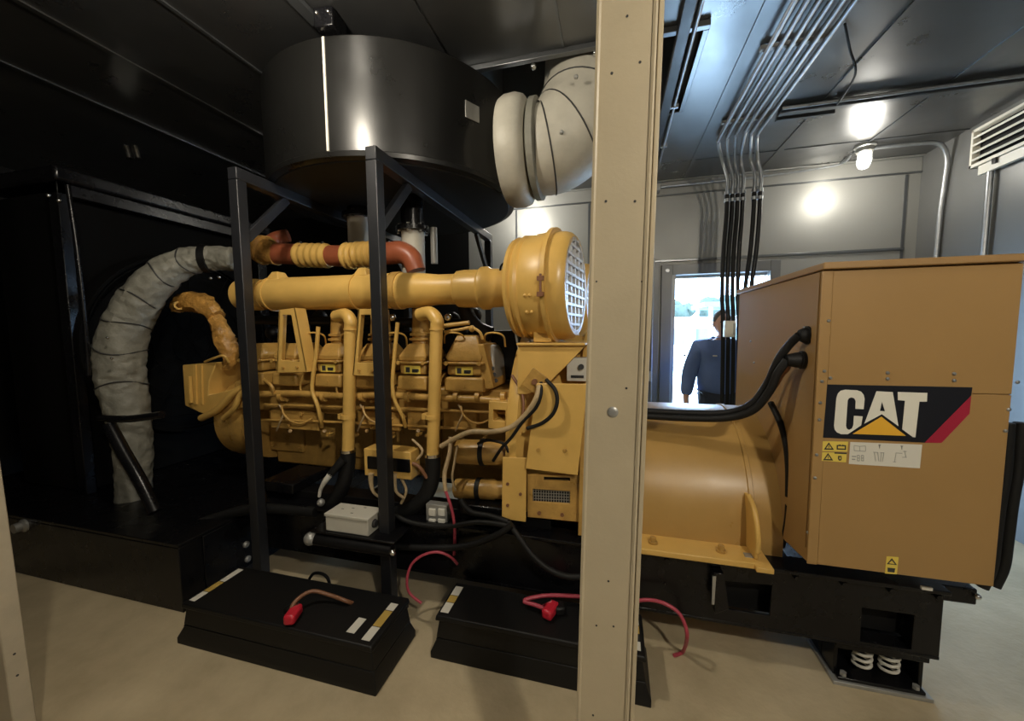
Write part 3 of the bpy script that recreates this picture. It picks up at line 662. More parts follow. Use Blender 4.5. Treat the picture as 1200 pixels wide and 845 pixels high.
for x in (-2.1, -1.5, -.9, -.3, .3, .75, 1.2): MB().box(x-.03, x+.03, 1.81, 2.98, SB+.03, ST-.03).build('cross_member', BLK, sk, bev=.003)
for a_, b_ in ((.45,.72),(.80,1.24)): MB().box(a_, b_, 1.90, 1.91, SB+.02, ST-.02).build('window_shade_sheet', BLKM, sk)  # black sheets added behind the rail windows to give them deep shade
MB().box(-.5, 1.25, 1.92, 2.9, .30, .31).build('deck_plate', BLK, sk)
c = hx(838, 690); MB().prism([hx(833,664), hx(845,665), hx(851,706), hx(835,712)], 'Y', 1.755, 1.795).build('lifting_tab', BLK, sk, bev=.004)
MB().prism([hx(832,668), hx(836,668), hx(834,700), hx(831,700)], 'Y', 1.752, 1.757).build('lifting_tab_edge', STL, sk)
# ends right
a = P(1107,697,1.8); m = MB(); m.box(a.x+.012, a.x+.13, 1.84, 1.92, a.z-.05, a.z+.015); m.box(a.x+.012, a.x+.19, 1.95, 2.03, a.z-.03, a.z+.04); rl = m.build('end_latch', BLK, sk, bev=.006)
MB().ball((a.x+.125, 1.835, a.z-.01), .012, 8).ball((a.x+.18, 1.945, a.z+.01), .012, 8).build('latch_bolt', CHR, rl)
MB().box(P(1080,680,1.76).x, P(1092,690,1.76).x, 1.755, 1.765, .493, .505).build('paper_tag', LBL, sk)
for a in (985, 1040, 1095, 700, 780, 930): c = P(a, 700, 1.8); MB().cyl((c.x,1.772,ST-.03), (c.x,1.80,ST-.03), .012, n=6).build('rail_bolt', BLK, sk)
# middle machinery under engine
m = MB(); m.box(-2.1, -.3, 1.86, 1.98, ST, ST+.05); m.build('engine_rail', BLKS, sk, bev=.004)
for x in (-1.95, -.65): MB().box(x-.12, x+.12, 1.80, 2.1, ST+.05, .60).build('engine_mount', BLK, sk, bev=.008)

# spring isolators
def isolator(cx, label):
    t = thing('spring_isolator', label, 'vibration mount', (cx, 1.92, 0), 'spring isolators under the skid')
    MB().box(cx-.175, cx+.165, 1.80, 2.04, 0, .016).build('base_plate', STL, t, bev=.002)
    h = MB().box(cx-.16, cx+.15, 1.93, 2.04, .016, .17).box(cx-.16, cx-.145, 1.84, 1.94, .016, .17).box(cx+.135, cx+.15, 1.84, 1.94, .016, .17).box(cx-.165, cx+.155, 1.82, 2.04, .15, .1835)
    h.build('housing', BLK, t, bev=.003)
    MB().box(cx-.155, cx+.145, 1.81, 1.93, .0165, .03).build('lower_tray', BLK, t, bev=.003)
    for dx in (-.04, .055):
        pts = []
        for i in range(61):
            a = 2*pi*i/60*3.6; pts.append((cx+dx+.030*cos(a), 1.875+.030*sin(a), .045+.095*i/60))
        MB().tube(pts, .006, 8, smooth=False).build('coil_spring', WHT, t, label='white painted coil spring')
    for dx in (-.13, .12): MB().cyl((cx+dx, 1.825, .03), (cx+dx, 1.825, .045), .012, n=6).build('anchor_bolt', STL, t)
    return t
iso = isolator(1.085, 'black spring isolator with two white springs under the right end of the skid')

# ================================================================ RADIATOR PLINTH + RADIATOR (left dark end)
rb = thing('radiator_plinth', 'black steel base on the floor under the radiator at the dark left end', 'base', (-3.2, 2.4, 0))
MB().box(-4.7, -2.22, 1.43, 1.55, 0, .36).build('front_beam', BLK, rb, bev=.004)
MB().box(-2.34, -2.22, 1.555, 3.3, 0, .36).build('side_beam', BLK, rb, bev=.004)
MB().box(-4.7, -2.22, 1.43, 3.3, .362, .38).build('deck', BLK, rb, bev=.003)
MB().box(-2.235, -2.17, 1.45, 1.9, 0, .03).build('foot_flange', STEELF, rb, bev=.003)
for a, b in ((288,638),(290,655)): c = PX(a,b,-2.22); MB().lathe(c, (1,0,0), [(0,.02),(.008,.02),(.015,.012)], 14).build('anchor_bolt', STL, rb)
c = P(27,606,1.425); MB().lathe((c.x,1.43,.33), (0,-1,0), [(0,.04),(.01,.04),(.02,.028),(.05,.028)], 16).build('drain_cock', STL, rb)
MB().tube([P(215,622,1.6)+Vector((0,0,0)), P(250,608,1.72), P(300,596,1.76), P(370,600,1.78)], .03, 12).build('drain_hose', BLKM, rb)
rad = thing('radiator', 'black radiator with round fan guard standing at the left end of the engine', 'radiator', (-3.9, 2.5, .38))
MB().box(-4.3, -3.62, 1.78, 3.3, .382, 2.46).build('core', COREM, rad, bev=.01)
MB().box(-3.62, -3.53, 1.74, 1.80, .382, 2.5).box(-3.62, -3.53, 3.2, 3.3, .382, 2.5).box(-3.62, -3.53, 1.74, 3.3, 2.42, 2.5).build('frame', BLK, rad, bev=.006)
g = MB()
for r in (.15, .3, .45, .6, .7): g.ring((-3.52,2.5,1.4), (-3.512,2.5,1.4), r+.005, r-.003, 48)
for i in range(12): a = pi*i/6; g.bar((-3.516,2.5,1.4), (-3.516,2.5+.7*cos(a),1.4+.7*sin(a)), .006, .006)
g.build('fan_guard', COREM, rad)
MB().lathe((-3.62,2.5,1.4), (1,0,0), [(0,.76),(.12,.74),(.12,.72),(0,.74)], 48, cap=False).build('fan_shroud', COREM, rad)
MB().box(-4.35, -3.5, 1.72, 3.35, 2.5, 2.6).build('top_tank', BLK, rad, bev=.02)
for a, b in ((57,229),(69,235)): MB().ball(P(a,b,1.70), .014, 8).build('tank_bolt', CHR, rad)
for a in (148, 158):
    MB().tube([(P(a,172,2.1)), P(a+2,178,2.1), P(a+4,186,2.1)], .02, 10).build('filler_clip', CHR, rad)
# stay rods on the left
T('stay_rod', [P(79,217,1.62), P(90,290,1.62), P(98,360,1.62), P(104,440,1.62)], .012, BLK, 'thin vertical black rod catching light at the far left', 'rod')

# insulated pipe
Y = 1.8
m = MB().tube([P(276,304,2.15), P(245,303,2.1), P(210,310,2.0), P(178,335,1.9), P(154,370,1.84), P(141,410,1.8), P(143,450,1.8), P(152,490,1.8), P(156,530,1.8), P(157,570,1.8), P(157,606,1.8)],
              [.075,.085,.095,.112,.124,.132,.13,.112,.10,.095,.095], 28, 10)
path = m.path; rads = m.rads
hz = m.build('insulated_pipe', BLANK, crump=.011); tag(hz, 'grey lagged pipe arching down at the left end of the engine', 'pipe')
hz.modifiers.new('sub', 'SUBSURF').levels = 1; hz.modifiers['sub'].render_levels = 1
for i in (18, 26, 34, 42, 50, 60):
    t = (path[i+1]-path[i-1]).normalized(); d = MB(); u = t.cross(Vector((0,1,0))).normalized(); w = t.cross(u)
    pts = [path[i]+(u*cos(a)+w*sin(a))*(rads[i]+.001)+t*.02*sin(2*a+i) for a in [2*pi*k/16 for k in range(17)]]
    d.tube(pts, .0045, 6, 2).build('lacing', LACE, hz)
for a, b in ((126,396),(131,420)): MB().ball(P(a,b,1.655), .009, 8).build('lacing_pin', CHR, hz)
for a, b in ((247,326),(257,325)): MB().ball(P(a,b,1.98), .010, 8).build('clamp_bolt', CHR, hz)
MB().ring(P(238,303,2.08), P(246,303,2.1), .098, .08, 24).build('pipe_band', BLKS, hz)
MB().tube([P(118,490,1.62), P(150,491,1.6), P(190,486,1.6)], .022, 10).build('hold_down_strap', BLK, hz)
T('coolant_drain_rod', [P(128,498,1.60), P(145,530,1.59), P(165,565,1.58), P(182,600,1.57)], .034, BLK, 'glossy black slanted hose in front of the lagged pipe', 'hose')

# ================================================================ MUFFLER + STAND + ELBOW
mc = (-1.5, 2.55); MZ0, MZ1, MR = 2.385, 3.0, .82
mu = thing('exhaust_muffler', 'huge black drum muffler hanging under the ceiling above the engine', 'muffler', (mc[0], mc[1], MZ0))
MB().lathe((mc[0], mc[1], MZ0), (0,0,1), [(0,.05),(0,MR-.03),(.008,MR),(.03,MR+.004),(.035,MR),(MZ1-MZ0-.03,MR),(MZ1-MZ0-.012,MR-.02),(MZ1-MZ0,MR-.1),(MZ1-MZ0+.01,.3)], 128).build('drum', DRUM, mu)
a0 = math.atan2(P(383,120,1.8).y-mc[1], P(383,120,1.8).x-mc[0]); c = P(381,120,1.78)
# weld seam down the shell
best = min(range(1000), key=lambda i: abs((lambda q: (600+FPX*((q-EYE).dot(RT))/((q-EYE).dot(FW))) if (q-EYE).dot(FW) > 0 else 9e9)(Vector((mc[0]+MR*cos(-pi*i/1000), mc[1]+MR*sin(-pi*i/1000), 2.7)))-382))
an = -pi*best/1000; sxp = Vector((mc[0]+(MR+.001)*cos(an), mc[1]+(MR+.001)*sin(an), 0))
MB().bar(sxp+Vector((0,0,MZ0+.035)), sxp+Vector((0,0,MZ1-.03)), .012, .008).build('weld_seam', WHT, mu, label='bright vertical weld seam on the shell')
def onshell(px, z):
    b = min(range(1000), key=lambda i: abs(600+FPX*((Vector((mc[0]+MR*cos(-pi*i/1000), mc[1]+MR*sin(-pi*i/1000), z))-EYE).dot(RT))/((Vector((mc[0]+MR*cos(-pi*i/1000), mc[1]+MR*sin(-pi*i/1000), z))-EYE).dot(FW))-px)); return -pi*b/1000
an2 = onshell(553, 2.7); d2 = Vector((cos(an2), sin(an2), 0)); pn = Vector((mc[0], mc[1], 2.73))+d2*(MR+.003)
MB().obox(pn, (.006, .10, .09), Matrix.Rotation(an2, 3, 'Z')).build('nameplate', STL, mu, bev=.002)
MB().lathe((mc[0], mc[1], MZ0-.001), (0,0,1), [(-.006,.02),(-.006,MR-.04),(.0,MR-.035)], 96).build('underside_shade_sheet', BLKM, mu)  # dull black sheet added to keep the drum's underside in shade
# outlets down to the engine
for (a, yt, yb, r, Yq) in ((423,256,290,.085,2.45),(485,272,315,.075,2.35)):
    c = P(a, yb, Yq); MB().cyl((c.x, Yq, c.z-.1), (c.x, Yq, P(a,yt,Yq).z), r, n=24).build('outlet_sleeve', BLANK2, mu, label='pale grey wrapped outlet sleeve under the drum')
    zt = P(a, yt, Yq).z
    MB().cyl((c.x, Yq, zt), (c.x, Yq, zt+.03), r+.035, n=24).cyl((c.x, Yq, zt+.03), (c.x, Yq, MZ0), r, n=24).build('outlet_flange', BLK, mu)
    for k in range(8):
        aa = 2*pi*k/8+.2; p = Vector((c.x+(r+.02)*cos(aa), Yq+(r+.02)*sin(aa), zt-.012)); MB().cyl(p, p+Vector((0,0,.05)), .011, n=6).build('flange_bolt', CHR, mu)
c = P(509,300,2.35); MB().cyl((c.x,2.35,c.z-.05), (c.x,2.35,P(509,276,2.35).z+.05), .022, n=14).build('drain_stub', STL, mu)
# ceiling hanger bracket
an3 = onshell(385, 3.0); hb = Vector((mc[0], mc[1], 0))+Vector((cos(an3), sin(an3), 0))*(MR-.02)
MB().obox((hb.x, hb.y, 3.03), (.13, .10, .09), Matrix.Rotation(an3, 3, 'Z')).build('hanger_bracket', BLK, mu, bev=.006)
for dx in (-.03, .03):
    p = Vector((hb.x, hb.y, 3.045))+Vector((cos(an3),sin(an3),0))*.068+Vector((-sin(an3),cos(an3),0))*dx; MB().ball(p, .010, 8).build('hanger_bolt', CHR, mu)
rails = MB().box(-1.50, -1.44, .2, 1.75, ZC-.035, ZC-.009).build('ceiling_rail', SEAM, bev=.003)
tag(rails, 'bright steel rail on the ceiling ending at the muffler hanger bracket', 'rail')

def stand(x, label):
    t = thing('muffler_stand', label, 'support frame', (x, 2.55, 0), 'muffler stands')
    w = .06
    MB().box(x-w/2, x+w/2, 1.67, 1.73, 0.012, 2.32).build('post', STEELF, t, bev=.004)
    MB().box(x-w/2, x+w/2, 3.42, 3.48, 0.012, 2.32).build('post', STEELF, t, bev=.004)
    MB().box(x-w/2, x+w/2, 1.67, 3.48, 2.3205, 2.3835).build('top_beam', STEELF, t, bev=.004)
    MB().bar((x, 1.73, 2.02), (x, 2.02, 2.32), .05, .03, up=(1,0,0)).build('brace', STEELF, t, bev=.003)
    MB().bar((x, 3.42, 2.02), (x, 3.13, 2.32), .05, .03, up=(1,0,0)).build('brace', STEELF, t, bev=.003)
    for y in (1.7, 3.45): MB().box(x-.07, x+.07, y-.07, y+.07, 0, .012).build('foot_plate', STEELF, t, bev=.002)
    return t
stand(-1.135, 'dark steel muffler stand with post in front of the right rocker covers')
stand(-1.985, 'dark steel muffler stand with post at the left end of the engine')

el = thing('insulated_exhaust_elbow', 'pale lagged exhaust elbow from the muffler side up through the ceiling opening', 'exhaust pipe', (-.4, 2.42, 2.6))
cz = 2.60
MB().lathe((-.672, 2.42, cz), (1,0,0), [(0,.22),(.01,.30),(.04,.315),(.10,.318),(.14,.305),(.165,.27),(.17,.2)], 48).build('flange_cover', BLANK2, el, bev=0)
MB().lathe((-.50, 2.42, cz), (1,0,0), [(0,.24),(.015,.285),(.05,.285),(.06,.24)], 48).build('second_cover', BLANK, el)
m = MB().tube([(-.46,2.42,cz),(-.38,2.43,cz+.01),(-.27,2.47,cz+.10),(-.21,2.54,cz+.25),(-.20,2.62,cz+.45),(-.20,2.64,cz+.75)], [.25,.265,.275,.275,.26,.25], 36, 8)
pth = m.path; rds = m.rads
eb = m.build('elbow_jacket', BLANK2, el)
for i, (wob, mm) in {6:(.0,LACE), 14:(.02,LACE), 24:(.0,LACE)}.items():
    t = (pth[i+1]-pth[i-1]).normalized(); u = t.cross(Vector((0,1,0))).normalized(); w = t.cross(u)
    pts = [pth[i]+(u*cos(a)+w*sin(a))*(rds[i]+.001)+t*wob*sin(2*a) for a in [2*pi*k/24 for k in range(25)]]
    MB().tube(pts, .0045, 6, 2).build('lacing', LACE, eb)
for a, b in ((675,90),(658,155)): 
    d = _ray(a,b); MB().ball(EYE+d*(2.18/d.y), .012, 8).build('lacing_pin', STL, eb)
for a, b in ((625,78),(698,62)): MB().ball(P(a,b,2.33), .018, 8).build('flange_nut', CHR, el)

# ================================================================ POSTS
po = thing('cream_post', 'cream painted steel channel post in the middle foreground with small screw holes', 'post', (0, .78, 0))
m = MB(); m.prism([(-.047,.75),(.049,.75),(.053,.754),(.053,.83),(.047,.83),(.047,.76),(-.045,.76),(-.045,.83),(-.051,.83),(-.051,.754)], 'Z', 0.0, ZC-.001); m.build('channel', CREAM, po, bev=.004)
MB().box(.055, .064, .757, .80, 0.0, ZC-.001).build('edge_strip', CREAM, po, bev=.002)
MB().prism([(-.051,.7495),(-.043,.7495),(-.043,.7478),(-.0465,.7462),(-.051,.7478)], 'Z', 0.0, ZC-.001).prism([(.045,.7495),(.053,.7495),(.053,.7478),(.0495,.7462),(.045,.7478)], 'Z', 0.0, ZC-.001).build('edge_bead', CREAM, po)
lean_deg = 1.25
def unlean(px, py):    # where a mark sits on the leaning post's face
    c = P(px, py, .75); M = Matrix.Rotation(radians(-lean_deg), 3, 'Y'); o = Vector((0,.75,1.42)); return o + M @ (c-o)
for a, b, r in ((735,19,.0022),(717,86,.0026),(750,73,.0024),(710,236,.0024),(744,236,.0024),(699,330,.0018),(734,455,.0022),(752,330,.0016),(713,681,.0022),(699,733,.0018),(719,734,.002),(695,838,.0022)):
    c = unlean(a, b); MB().cyl((c.x,.7492,c.z), (c.x,.7499,c.z), r, n=12).build('screw_hole', INK, po)
c = unlean(718, 483); MB().lathe((c.x,.7499,c.z), (0,-1,0), [(0,.0105),(.001,.0105),(.003,.008),(.0032,.004)], 20).cyl((c.x,.7465,c.z), (c.x,.7460,c.z), .004, n=6).build('bolt_head', STL, po)
M = Matrix.Translation((0,.75,1.42)) @ Matrix.Rotation(radians(lean_deg), 4, 'Y') @ Matrix.Translation((0,-.75,-1.42)); po.matrix_world = M @ Matrix.Translation(po.location)
lp = thing('cream_post', 'cream post with a vertical seam cut off by the left edge', 'post', (-1.97, .78, 0))
MB().box(-2.15, -2.02, .75, .805, 0, ZC-.002).build('channel', CREAM2, lp, bev=.004)
MB().box(-2.28, -2.156, .755, .805, 0, ZC-.002).build('channel', CREAM2, lp, bev=.004)
MB().box(-2.156, -2.15, .762, .80, 0, ZC-.01).build('seam_gap', INK, lp)
for z in (.30, .38): MB().cyl((-2.0202,.775,z), (-2.0195,.775,z), .004, n=10).build('screw_hole', INK, lp)
M = Matrix.Translation((-1.9,.75,0)) @ Matrix.Rotation(radians(-2.2), 4, 'Y') @ Matrix.Translation((1.9,-.75,0)); lp.matrix_world = M @ Matrix.Translation(lp.location)

# ================================================================ BATTERY BOXES
def batt(x0, x1, y0, y1, label, stick):
    t = thing('battery_box', label, 'battery box', ((x0+x1)/2, (y0+y1)/2, 0), 'battery boxes')
    MB().loft([(0, x0, x1, y0, y1), (.03, x0, x1, y0, y1), (.075, x0+.02, x1-.02, y0+.02, y1-.01), (.085, x0+.02, x1-.02, y0+.02, y1-.01)]).build('tray', BPL, t, bev=.004)
    MB().loft([(.086, x0+.02, x1-.02, y0+.02, y1-.01), (.175, x0+.035, x1-.035, y0+.028, y1-.015)]).build('case', BPL, t, bev=.006)
    MB().loft([(.1755, x0+.02, x1-.02, y0+.012, y1-.008), (.20, x0+.025, x1-.025, y0+.015, y1-.01)]).build('lid', BPL, t, bev=.006)
    for (sx, sw, mm, ofs) in stick:
        y = y0+.04
        for l, mt in mm:
            MB().box(sx, sx+sw, y+ofs, y+ofs+l-.004, .2003, .2012).build('label_patch', mt, t); y += l
    return t
B1 = batt(-2.03, -.93, 1.27, 1.60, 'black battery box on the floor at the left, front one with labels at both ends',
     [(-1.99, .035, ((.07,LBL),(.08,GOLD),(.11,LBL)), 0), (-1.02, .04, ((.08,LBL),(.10,GOLD),(.05,LBL)), 0), (-1.11, .04, ((.09,LBL),), .02)])
B2 = batt(-.80, .16, 1.50, 1.765, 'black battery box behind the centre post, right of the other one',
     [(-.765, .04, ((.07,LBL),(.05,GOLD),(.07,LBL)), 0), (.08, .04, ((.05,LBL),(.04,INK),(.05,GOLD),(.04,LBL)), 0)])
def clamp(c, label, sgn=1):
    t = thing('battery_clamp', label, 'clamp', c, 'battery clamps')
    c = V3(c)
    MB().obox(c+Vector((0,0,.028)), (.05,.09,.045), Matrix.Rotation(radians(18*sgn), 3, 'Z')).build('red_cover', RED, t, bev=.012)
    MB().obox(c+Vector((-.035*sgn,.03,.022)), (.05,.06,.04), Matrix.Rotation(radians(-20*sgn), 3, 'Z')).build('black_cover', BPL, t, bev=.01)
    MB().bar(c+Vector((-.05,.01,.03)), c+Vector((.0,.03,.052)), .012, .01).build('bar', CHR, t)
c = PZ(344,727,.2); clamp((c.x, c.y, .2015), 'red battery clamp on the front left battery box')
c = PZ(645,722,.2); clamp((c.x, c.y, .2015), 'red battery clamp on the battery box beside the centre post', -1)
def ZP(a, b, z): return PZ(a, b, z)
T('battery_cable', [ZP(340,722,.22), ZP(345,706,.26), ZP(365,693,.27), ZP(388,698,.24), ZP(410,706,.21), P(428,712,1.63)], .009, BRN, 'brown red cable looping behind the left battery box lid', group='battery cables')
T('battery_cable', [P(363,700,1.66), P(361,684,1.66), P(368,672,1.66), P(382,675,1.66), P(386,690,1.66), P(374,703,1.62), P(366,690,1.68)], .008, BLKM, 'small black cable loop standing behind the left battery box', group='battery cables')
T('battery_cable', [P(494,707,1.66), P(480,695,1.66), P(477,680,1.66), P(482,662,1.68), P(495,651,1.7), P(512,647,1.72), P(527,652,1.74), P(536,661,1.76)], .007, PINK, 'pink red cable looping up beside the right stand post', group='battery cables')
T('battery_cable', [ZP(648,718,.225), ZP(630,710,.235), ZP(614,704,.24), ZP(640,698,.25), ZP(680,699,.26), ZP(730,703,.26)], .009, PINK, 'pink red cable lying on the middle battery box lid', group='battery cables')
T('battery_cable', [P(738,706,1.74), P(758,703,1.73), P(778,707,1.72), P(795,718,1.71), P(803,733,1.70), P(805,748,1.70), ZP(800,764,.012), ZP(790,768,.012)], .008, PINK, 'pink red cable dropping to the floor right of the centre post', group='battery cables')
T('battery_cable', [P(596,612,1.76), P(610,632,1.72), P(625,652,1.70), P(645,668,1.69), P(668,676,1.69), P(695,674,1.7)], .014, BLKM, 'thick black cable sagging in front of the skid left of the centre post', group='battery cables')
T('battery_cable', [P(460,640,1.75), P(500,642,1.74), P(545,640,1.74), P(580,628,1.74), P(600,615,1.74)], .016, BLKM, 'black hose crossing low in front of the skid', 'hose')
T('battery_cable', [P(455,598,1.76), P(480,612,1.75), P(520,617,1.75), P(560,612,1.75), P(596,616,1.75)], .013, BLKM, 'black hose running under the oil filters', 'hose')
# small white box and its bracket
wb = thing('white_junction_box', 'small white junction box on a black shelf in front of the engine', 'junction box', tuple(P(405,625,1.62)))
a = P(381,602,1.62); b = P(431,609,1.62); zt = (a.z+b.z)/2; zb = P(405,625,1.62).z
MB().box(a.x, b.x, 1.62, 1.74, zb, zt-.012).build('body', BOXW, wb, bev=.004)
MB().box(a.x-.004, b.x+.004, 1.615, 1.745, zt-.0115, zt+.004).build('cover', BOXW, wb, bev=.003)
for dx, dy in ((.05,.06),(.10,.08),(.13,.03),(.16,.10)): MB().box(a.x+dx, a.x+dx+.015, 1.62+dy, 1.625+dy, zt+.0042, zt+.0048).build('cover_mark', INK, wb)
MB().lathe((b.x+.0005, 1.67, (zb+zt)/2), (1,0,0), [(0,.022),(.004,.022),(.004,.018),(.014,.018)], 16).build('side_port', INK, wb)
bs = thing('box_shelf', 'black rolled steel shelf under the white junction box', 'shelf', (P(405,635,1.62).x, 1.7, zb-.03))
l = P(364,632,1.6); r = P(466,640,1.6)
MB().box(l.x, r.x-.02, 1.60, 1.80, zb-.012, zb-.0005).build('plate', BLK, bs, bev=.003)
MB().cyl((l.x, 1.61, zb-.05), (r.x-.04, 1.61, zb-.05), .028, n=18).build('roll', BLKS, bs)
MB().ball((l.x, 1.60, zb-.045), .034, 10).build('end_cap', STL, bs); MB().ball((r.x-.03, 1.60, zb-.05), .018, 8).build('end_bolt', CHR, bs)
# coil of black cables at right edge
for i, (x, y) in enumerate(((1.38,1.78),(1.43,1.80),(1.40,1.86))):
    T('hanging_cable', [(x,y,1.15),(x+.004,y,.98),(x-.003,y,.84),(x-.006,y,.70),(x-.01,y,.60),(x-.03,y,.52)], .018, BLKM, ['nearest black cable hanging right of the generator box', 'outer black cable hanging right of the generator box', 'rear black cable hanging right of the generator box'][i], group='cables hanging at the right end')

# ================================================================ CONDUITS
NC = 6
xs = [.80+.055*i for i in range(NC)]
ytop = [3.66, 3.62, 3.58, 3.55, 3.60, 3.64]
dropx = [.915,.955,.995,1.035,1.12,1.165]
ord_ = ['leftmost', 'second from left', 'third from left', 'third from right', 'second from right', 'rightmost']
for i, x in enumerate(xs):
    zz = ZC-.05; yd = 3.72
    t = thing('conduit', 'blue grey steel conduit on the ceiling, %s of the six in the bundle' % ord_[i], 'conduit', (x, 3.5, zz), 'six ceiling conduits')
    MB().tube([(x, YF+.02, zz), (x, 2.5, zz), (x, ytop[i]-.18, zz), (x+(dropx[i]-x)*.1, ytop[i]-.04, zz-.015), (x+(dropx[i]-x)*.6, yd, zz-.12), (dropx[i], yd+.01, zz-.26), (dropx[i], yd+.01, 2.66)], .0135, 12, 8).build('pipe', GALV, t)
    for z in (2.66, 2.60): MB().cyl((dropx[i], yd+.01, z), (dropx[i], yd+.01, z-.025), .022, n=12).build('coupling', GALV, t)
    zb_ = 2.585; zl = .03
    fx = [dropx[i]-.0, dropx[i]-.02, dropx[i]-.03+.01*i]
    MB().tube([(dropx[i], yd+.01, 2.64), (dropx[i]+.0, yd+.01, 2.45), (dropx[i]-.015, yd, 2.15), (dropx[i]-.02-.03*(i>3), yd-.02, 1.8), (dropx[i]-.01-.04*(i>3), yd-.05, 1.5), (dropx[i]-.04*(i>3), yd-.06, .8), (dropx[i]-.04*(i>3), yd-.06, zl)], .017, 12, 8).build('flexible_section', BLKM if i % 2 == 0 else BLKS, t, label='black flexible section')
for y in (2.55, 3.35):
    o = MB().box(.77, 1.11, y, y+.03, ZC-.032, ZC-.010).build('conduit_strap', STL, bev=.002)
    tag(o, 'steel strap across the ceiling conduits, %s' % ('nearer the camera' if y < 3 else 'next to the drop'), 'strap', 'conduit straps')
jb = thing('small_junction_box', 'small white box on the hanging conduits in front of the doorway', 'junction box', (.93, 3.6, 1.5))
a = P(849,376,3.55); b = P(861,395,3.55); MB().box(a.x, b.x, 3.53, 3.59, b.z, a.z).build('body', WHT, jb, bev=.004)
MB().box(b.x-.02, b.x, 3.522, 3.529, b.z+.02, a.z-.02).build('latch', STL, jb)
# single conduit left of the bundle
t = thing('conduit', 'single thin conduit along the ceiling then down the back wall right of the centre post', 'conduit', (.39, 4.3, 2.9))
MB().tube([(.385, YF+.02, ZC-.03), (.385, 2.0, ZC-.03), (.39, 4.3, ZC-.03), (.40, 4.42, ZC-.04), (.40, 4.475, ZC-.12), (.40, 4.475, .5)], .012, 12, 8).build('pipe', GALV, t)
MB().box(.35, .45, 4.42, 4.54, ZC-.13, ZC-.06).build('elbow_fitting', STL, t, bev=.006)
for y in (3.0, 3.6): MB().box(.355, .415, y, y+.02, ZC-.045, ZC-.009).build('clip', GALV, t)
m = MB(); c = P(760,440,4.5); MB().box(c.x-.04, c.x+.03, 4.46, 4.5, c.z-.06, c.z+.05).build('switch_box', STL, t, bev=.004)
o = MB().box(.30, .36, YF+.01, 4.5, ZC-.05, ZC-.001).build('ceiling_channel', STEELF, bev=.004); tag(o, 'dark ceiling channel running beside the single conduit', 'channel')
# wall conduits with lamp feed
T('conduit', [(.45, 4.50, ZC-.07), (.9, 4.49, ZC-.07), (1.5, 4.49, ZC-.06), (2.0, 4.4, ZC-.06), (2.04, 4.25, ZC-.03)], .010, GALV, 'thin conduit along the top of the back wall feeding the jar lamp', 'conduit')
T('conduit', [(2.15,4.15,ZC-.03), (2.45,4.16,ZC-.03), (2.62,4.17,ZC-.05), (2.70,4.20,ZC-.16), (2.715,4.23,ZC-.35), (2.715,4.26,2.2), (2.715,4.28,0)], .018, GALV, 'bent conduit running from the jar lamp down the right wall', 'conduit')
T('conduit', [(2.71,3.80,2.66),(2.71,3.80,1.9),(2.71,3.80,0)], .018, GALV, 'straight conduit running down from the louvred vent', 'conduit')
# ceiling strut
a = PZ(912,128,ZC-.03); 
o = thing('ceiling_strut', 'steel strut and pipe crossing the ceiling above the jar lamp', 'strut', (1.9, 3.3, ZC-.04))
MB().box(1.13, XR-.01, 3.28, 3.325, ZC-.05, ZC-.009).build('channel', SEAM, o, bev=.003)
MB().cyl((1.13,3.25,ZC-.03), (XR-.01,3.25,ZC-.03), .012, n=12).build('pipe', GALV, o)
MB().box(1.15, 1.52, 3.40, 3.43, ZC-.04, ZC-.009).build('short_channel', SEAM, o, bev=.003)
for x in (2.05, 2.09): MB().ball((x,3.37,ZC-.012), .009, 6).build('strut_bolt', CHR, o)

T('hanger_tie', [PZ(990,28,ZC-.012), PZ(996,58,ZC-.05), PZ(1002,88,ZC-.09), (1.47,3.27,ZC-.045)], .006, BLKM, 'dark hanger tie dangling from the ceiling above the strut', 'tie')
# ================================================================ OUTSIDE
o = MB().box(-30, 40, YB+.125, 60, -.14, -.02).build('outdoor_ground', OUTG); struct(o)
sh = thing('white_outbuilding', 'white low building far outside the doorway with dark canopy and windows', 'building', (4.2, 16, 0))
MB().box(.8, 9.5, 16, 20, 0, 1.95).build('wall', SHED, sh)
MB().box(3.0, 6.5, 14.6, 17, 2.25, 2.42).build('canopy', ROOFD, sh)
for x in (3.2, 4.3, 5.6): MB().box(x, x+.1, 14.8, 14.9, 0, 2.25).build('canopy_post', SHED, sh)
for i in range(9): 
    x = 1.2+i*.9; MB().box(x, x+.5, 15.95, 15.99, .9, 1.5).build('window', GLASSD, sh)
def tree(x, y, h, r, label):
    t = thing('tree', label, 'tree', (x, y, 0), 'trees beyond the building')
    MB().tube([(x,y,-.02),(x+.1,y,h*.4),(x,y,h*.7)], [.14,.1,.05], 8).build('trunk', BARK, t)
    m = MB()
    for i in range(9):
        a = random.uniform(0, 6.28); q = random.uniform(0, r*.7); m.ball((x+q*cos(a), y+q*sin(a), h-r*.4+random.uniform(-r*.4,r*.4)), random.uniform(.4,.6)*r, 8)
    m.build('crown', LEAF, t, crump=.06*r)
tree(3.3, 22.5, 2.7, .8, 'small tree above the outbuilding roof, left of the canopy'); tree(5.2, 23, 3.0, 1.0, 'taller tree above the outbuilding roof behind the canopy')
fn = thing('yard_railing', 'pale railing in the yard between the doorway and the outbuilding', 'railing', (2.3, 9, 0))
for z in (.45, .9): MB().box(1.0, 4.8, 9, 9.04, z, z+.05).build('rail', SHED, fn)
for i in range(9): x = 1.0+i*.46; MB().box(x, x+.05, 9.0, 9.05, -.02, .97).build('baluster', SHED, fn)

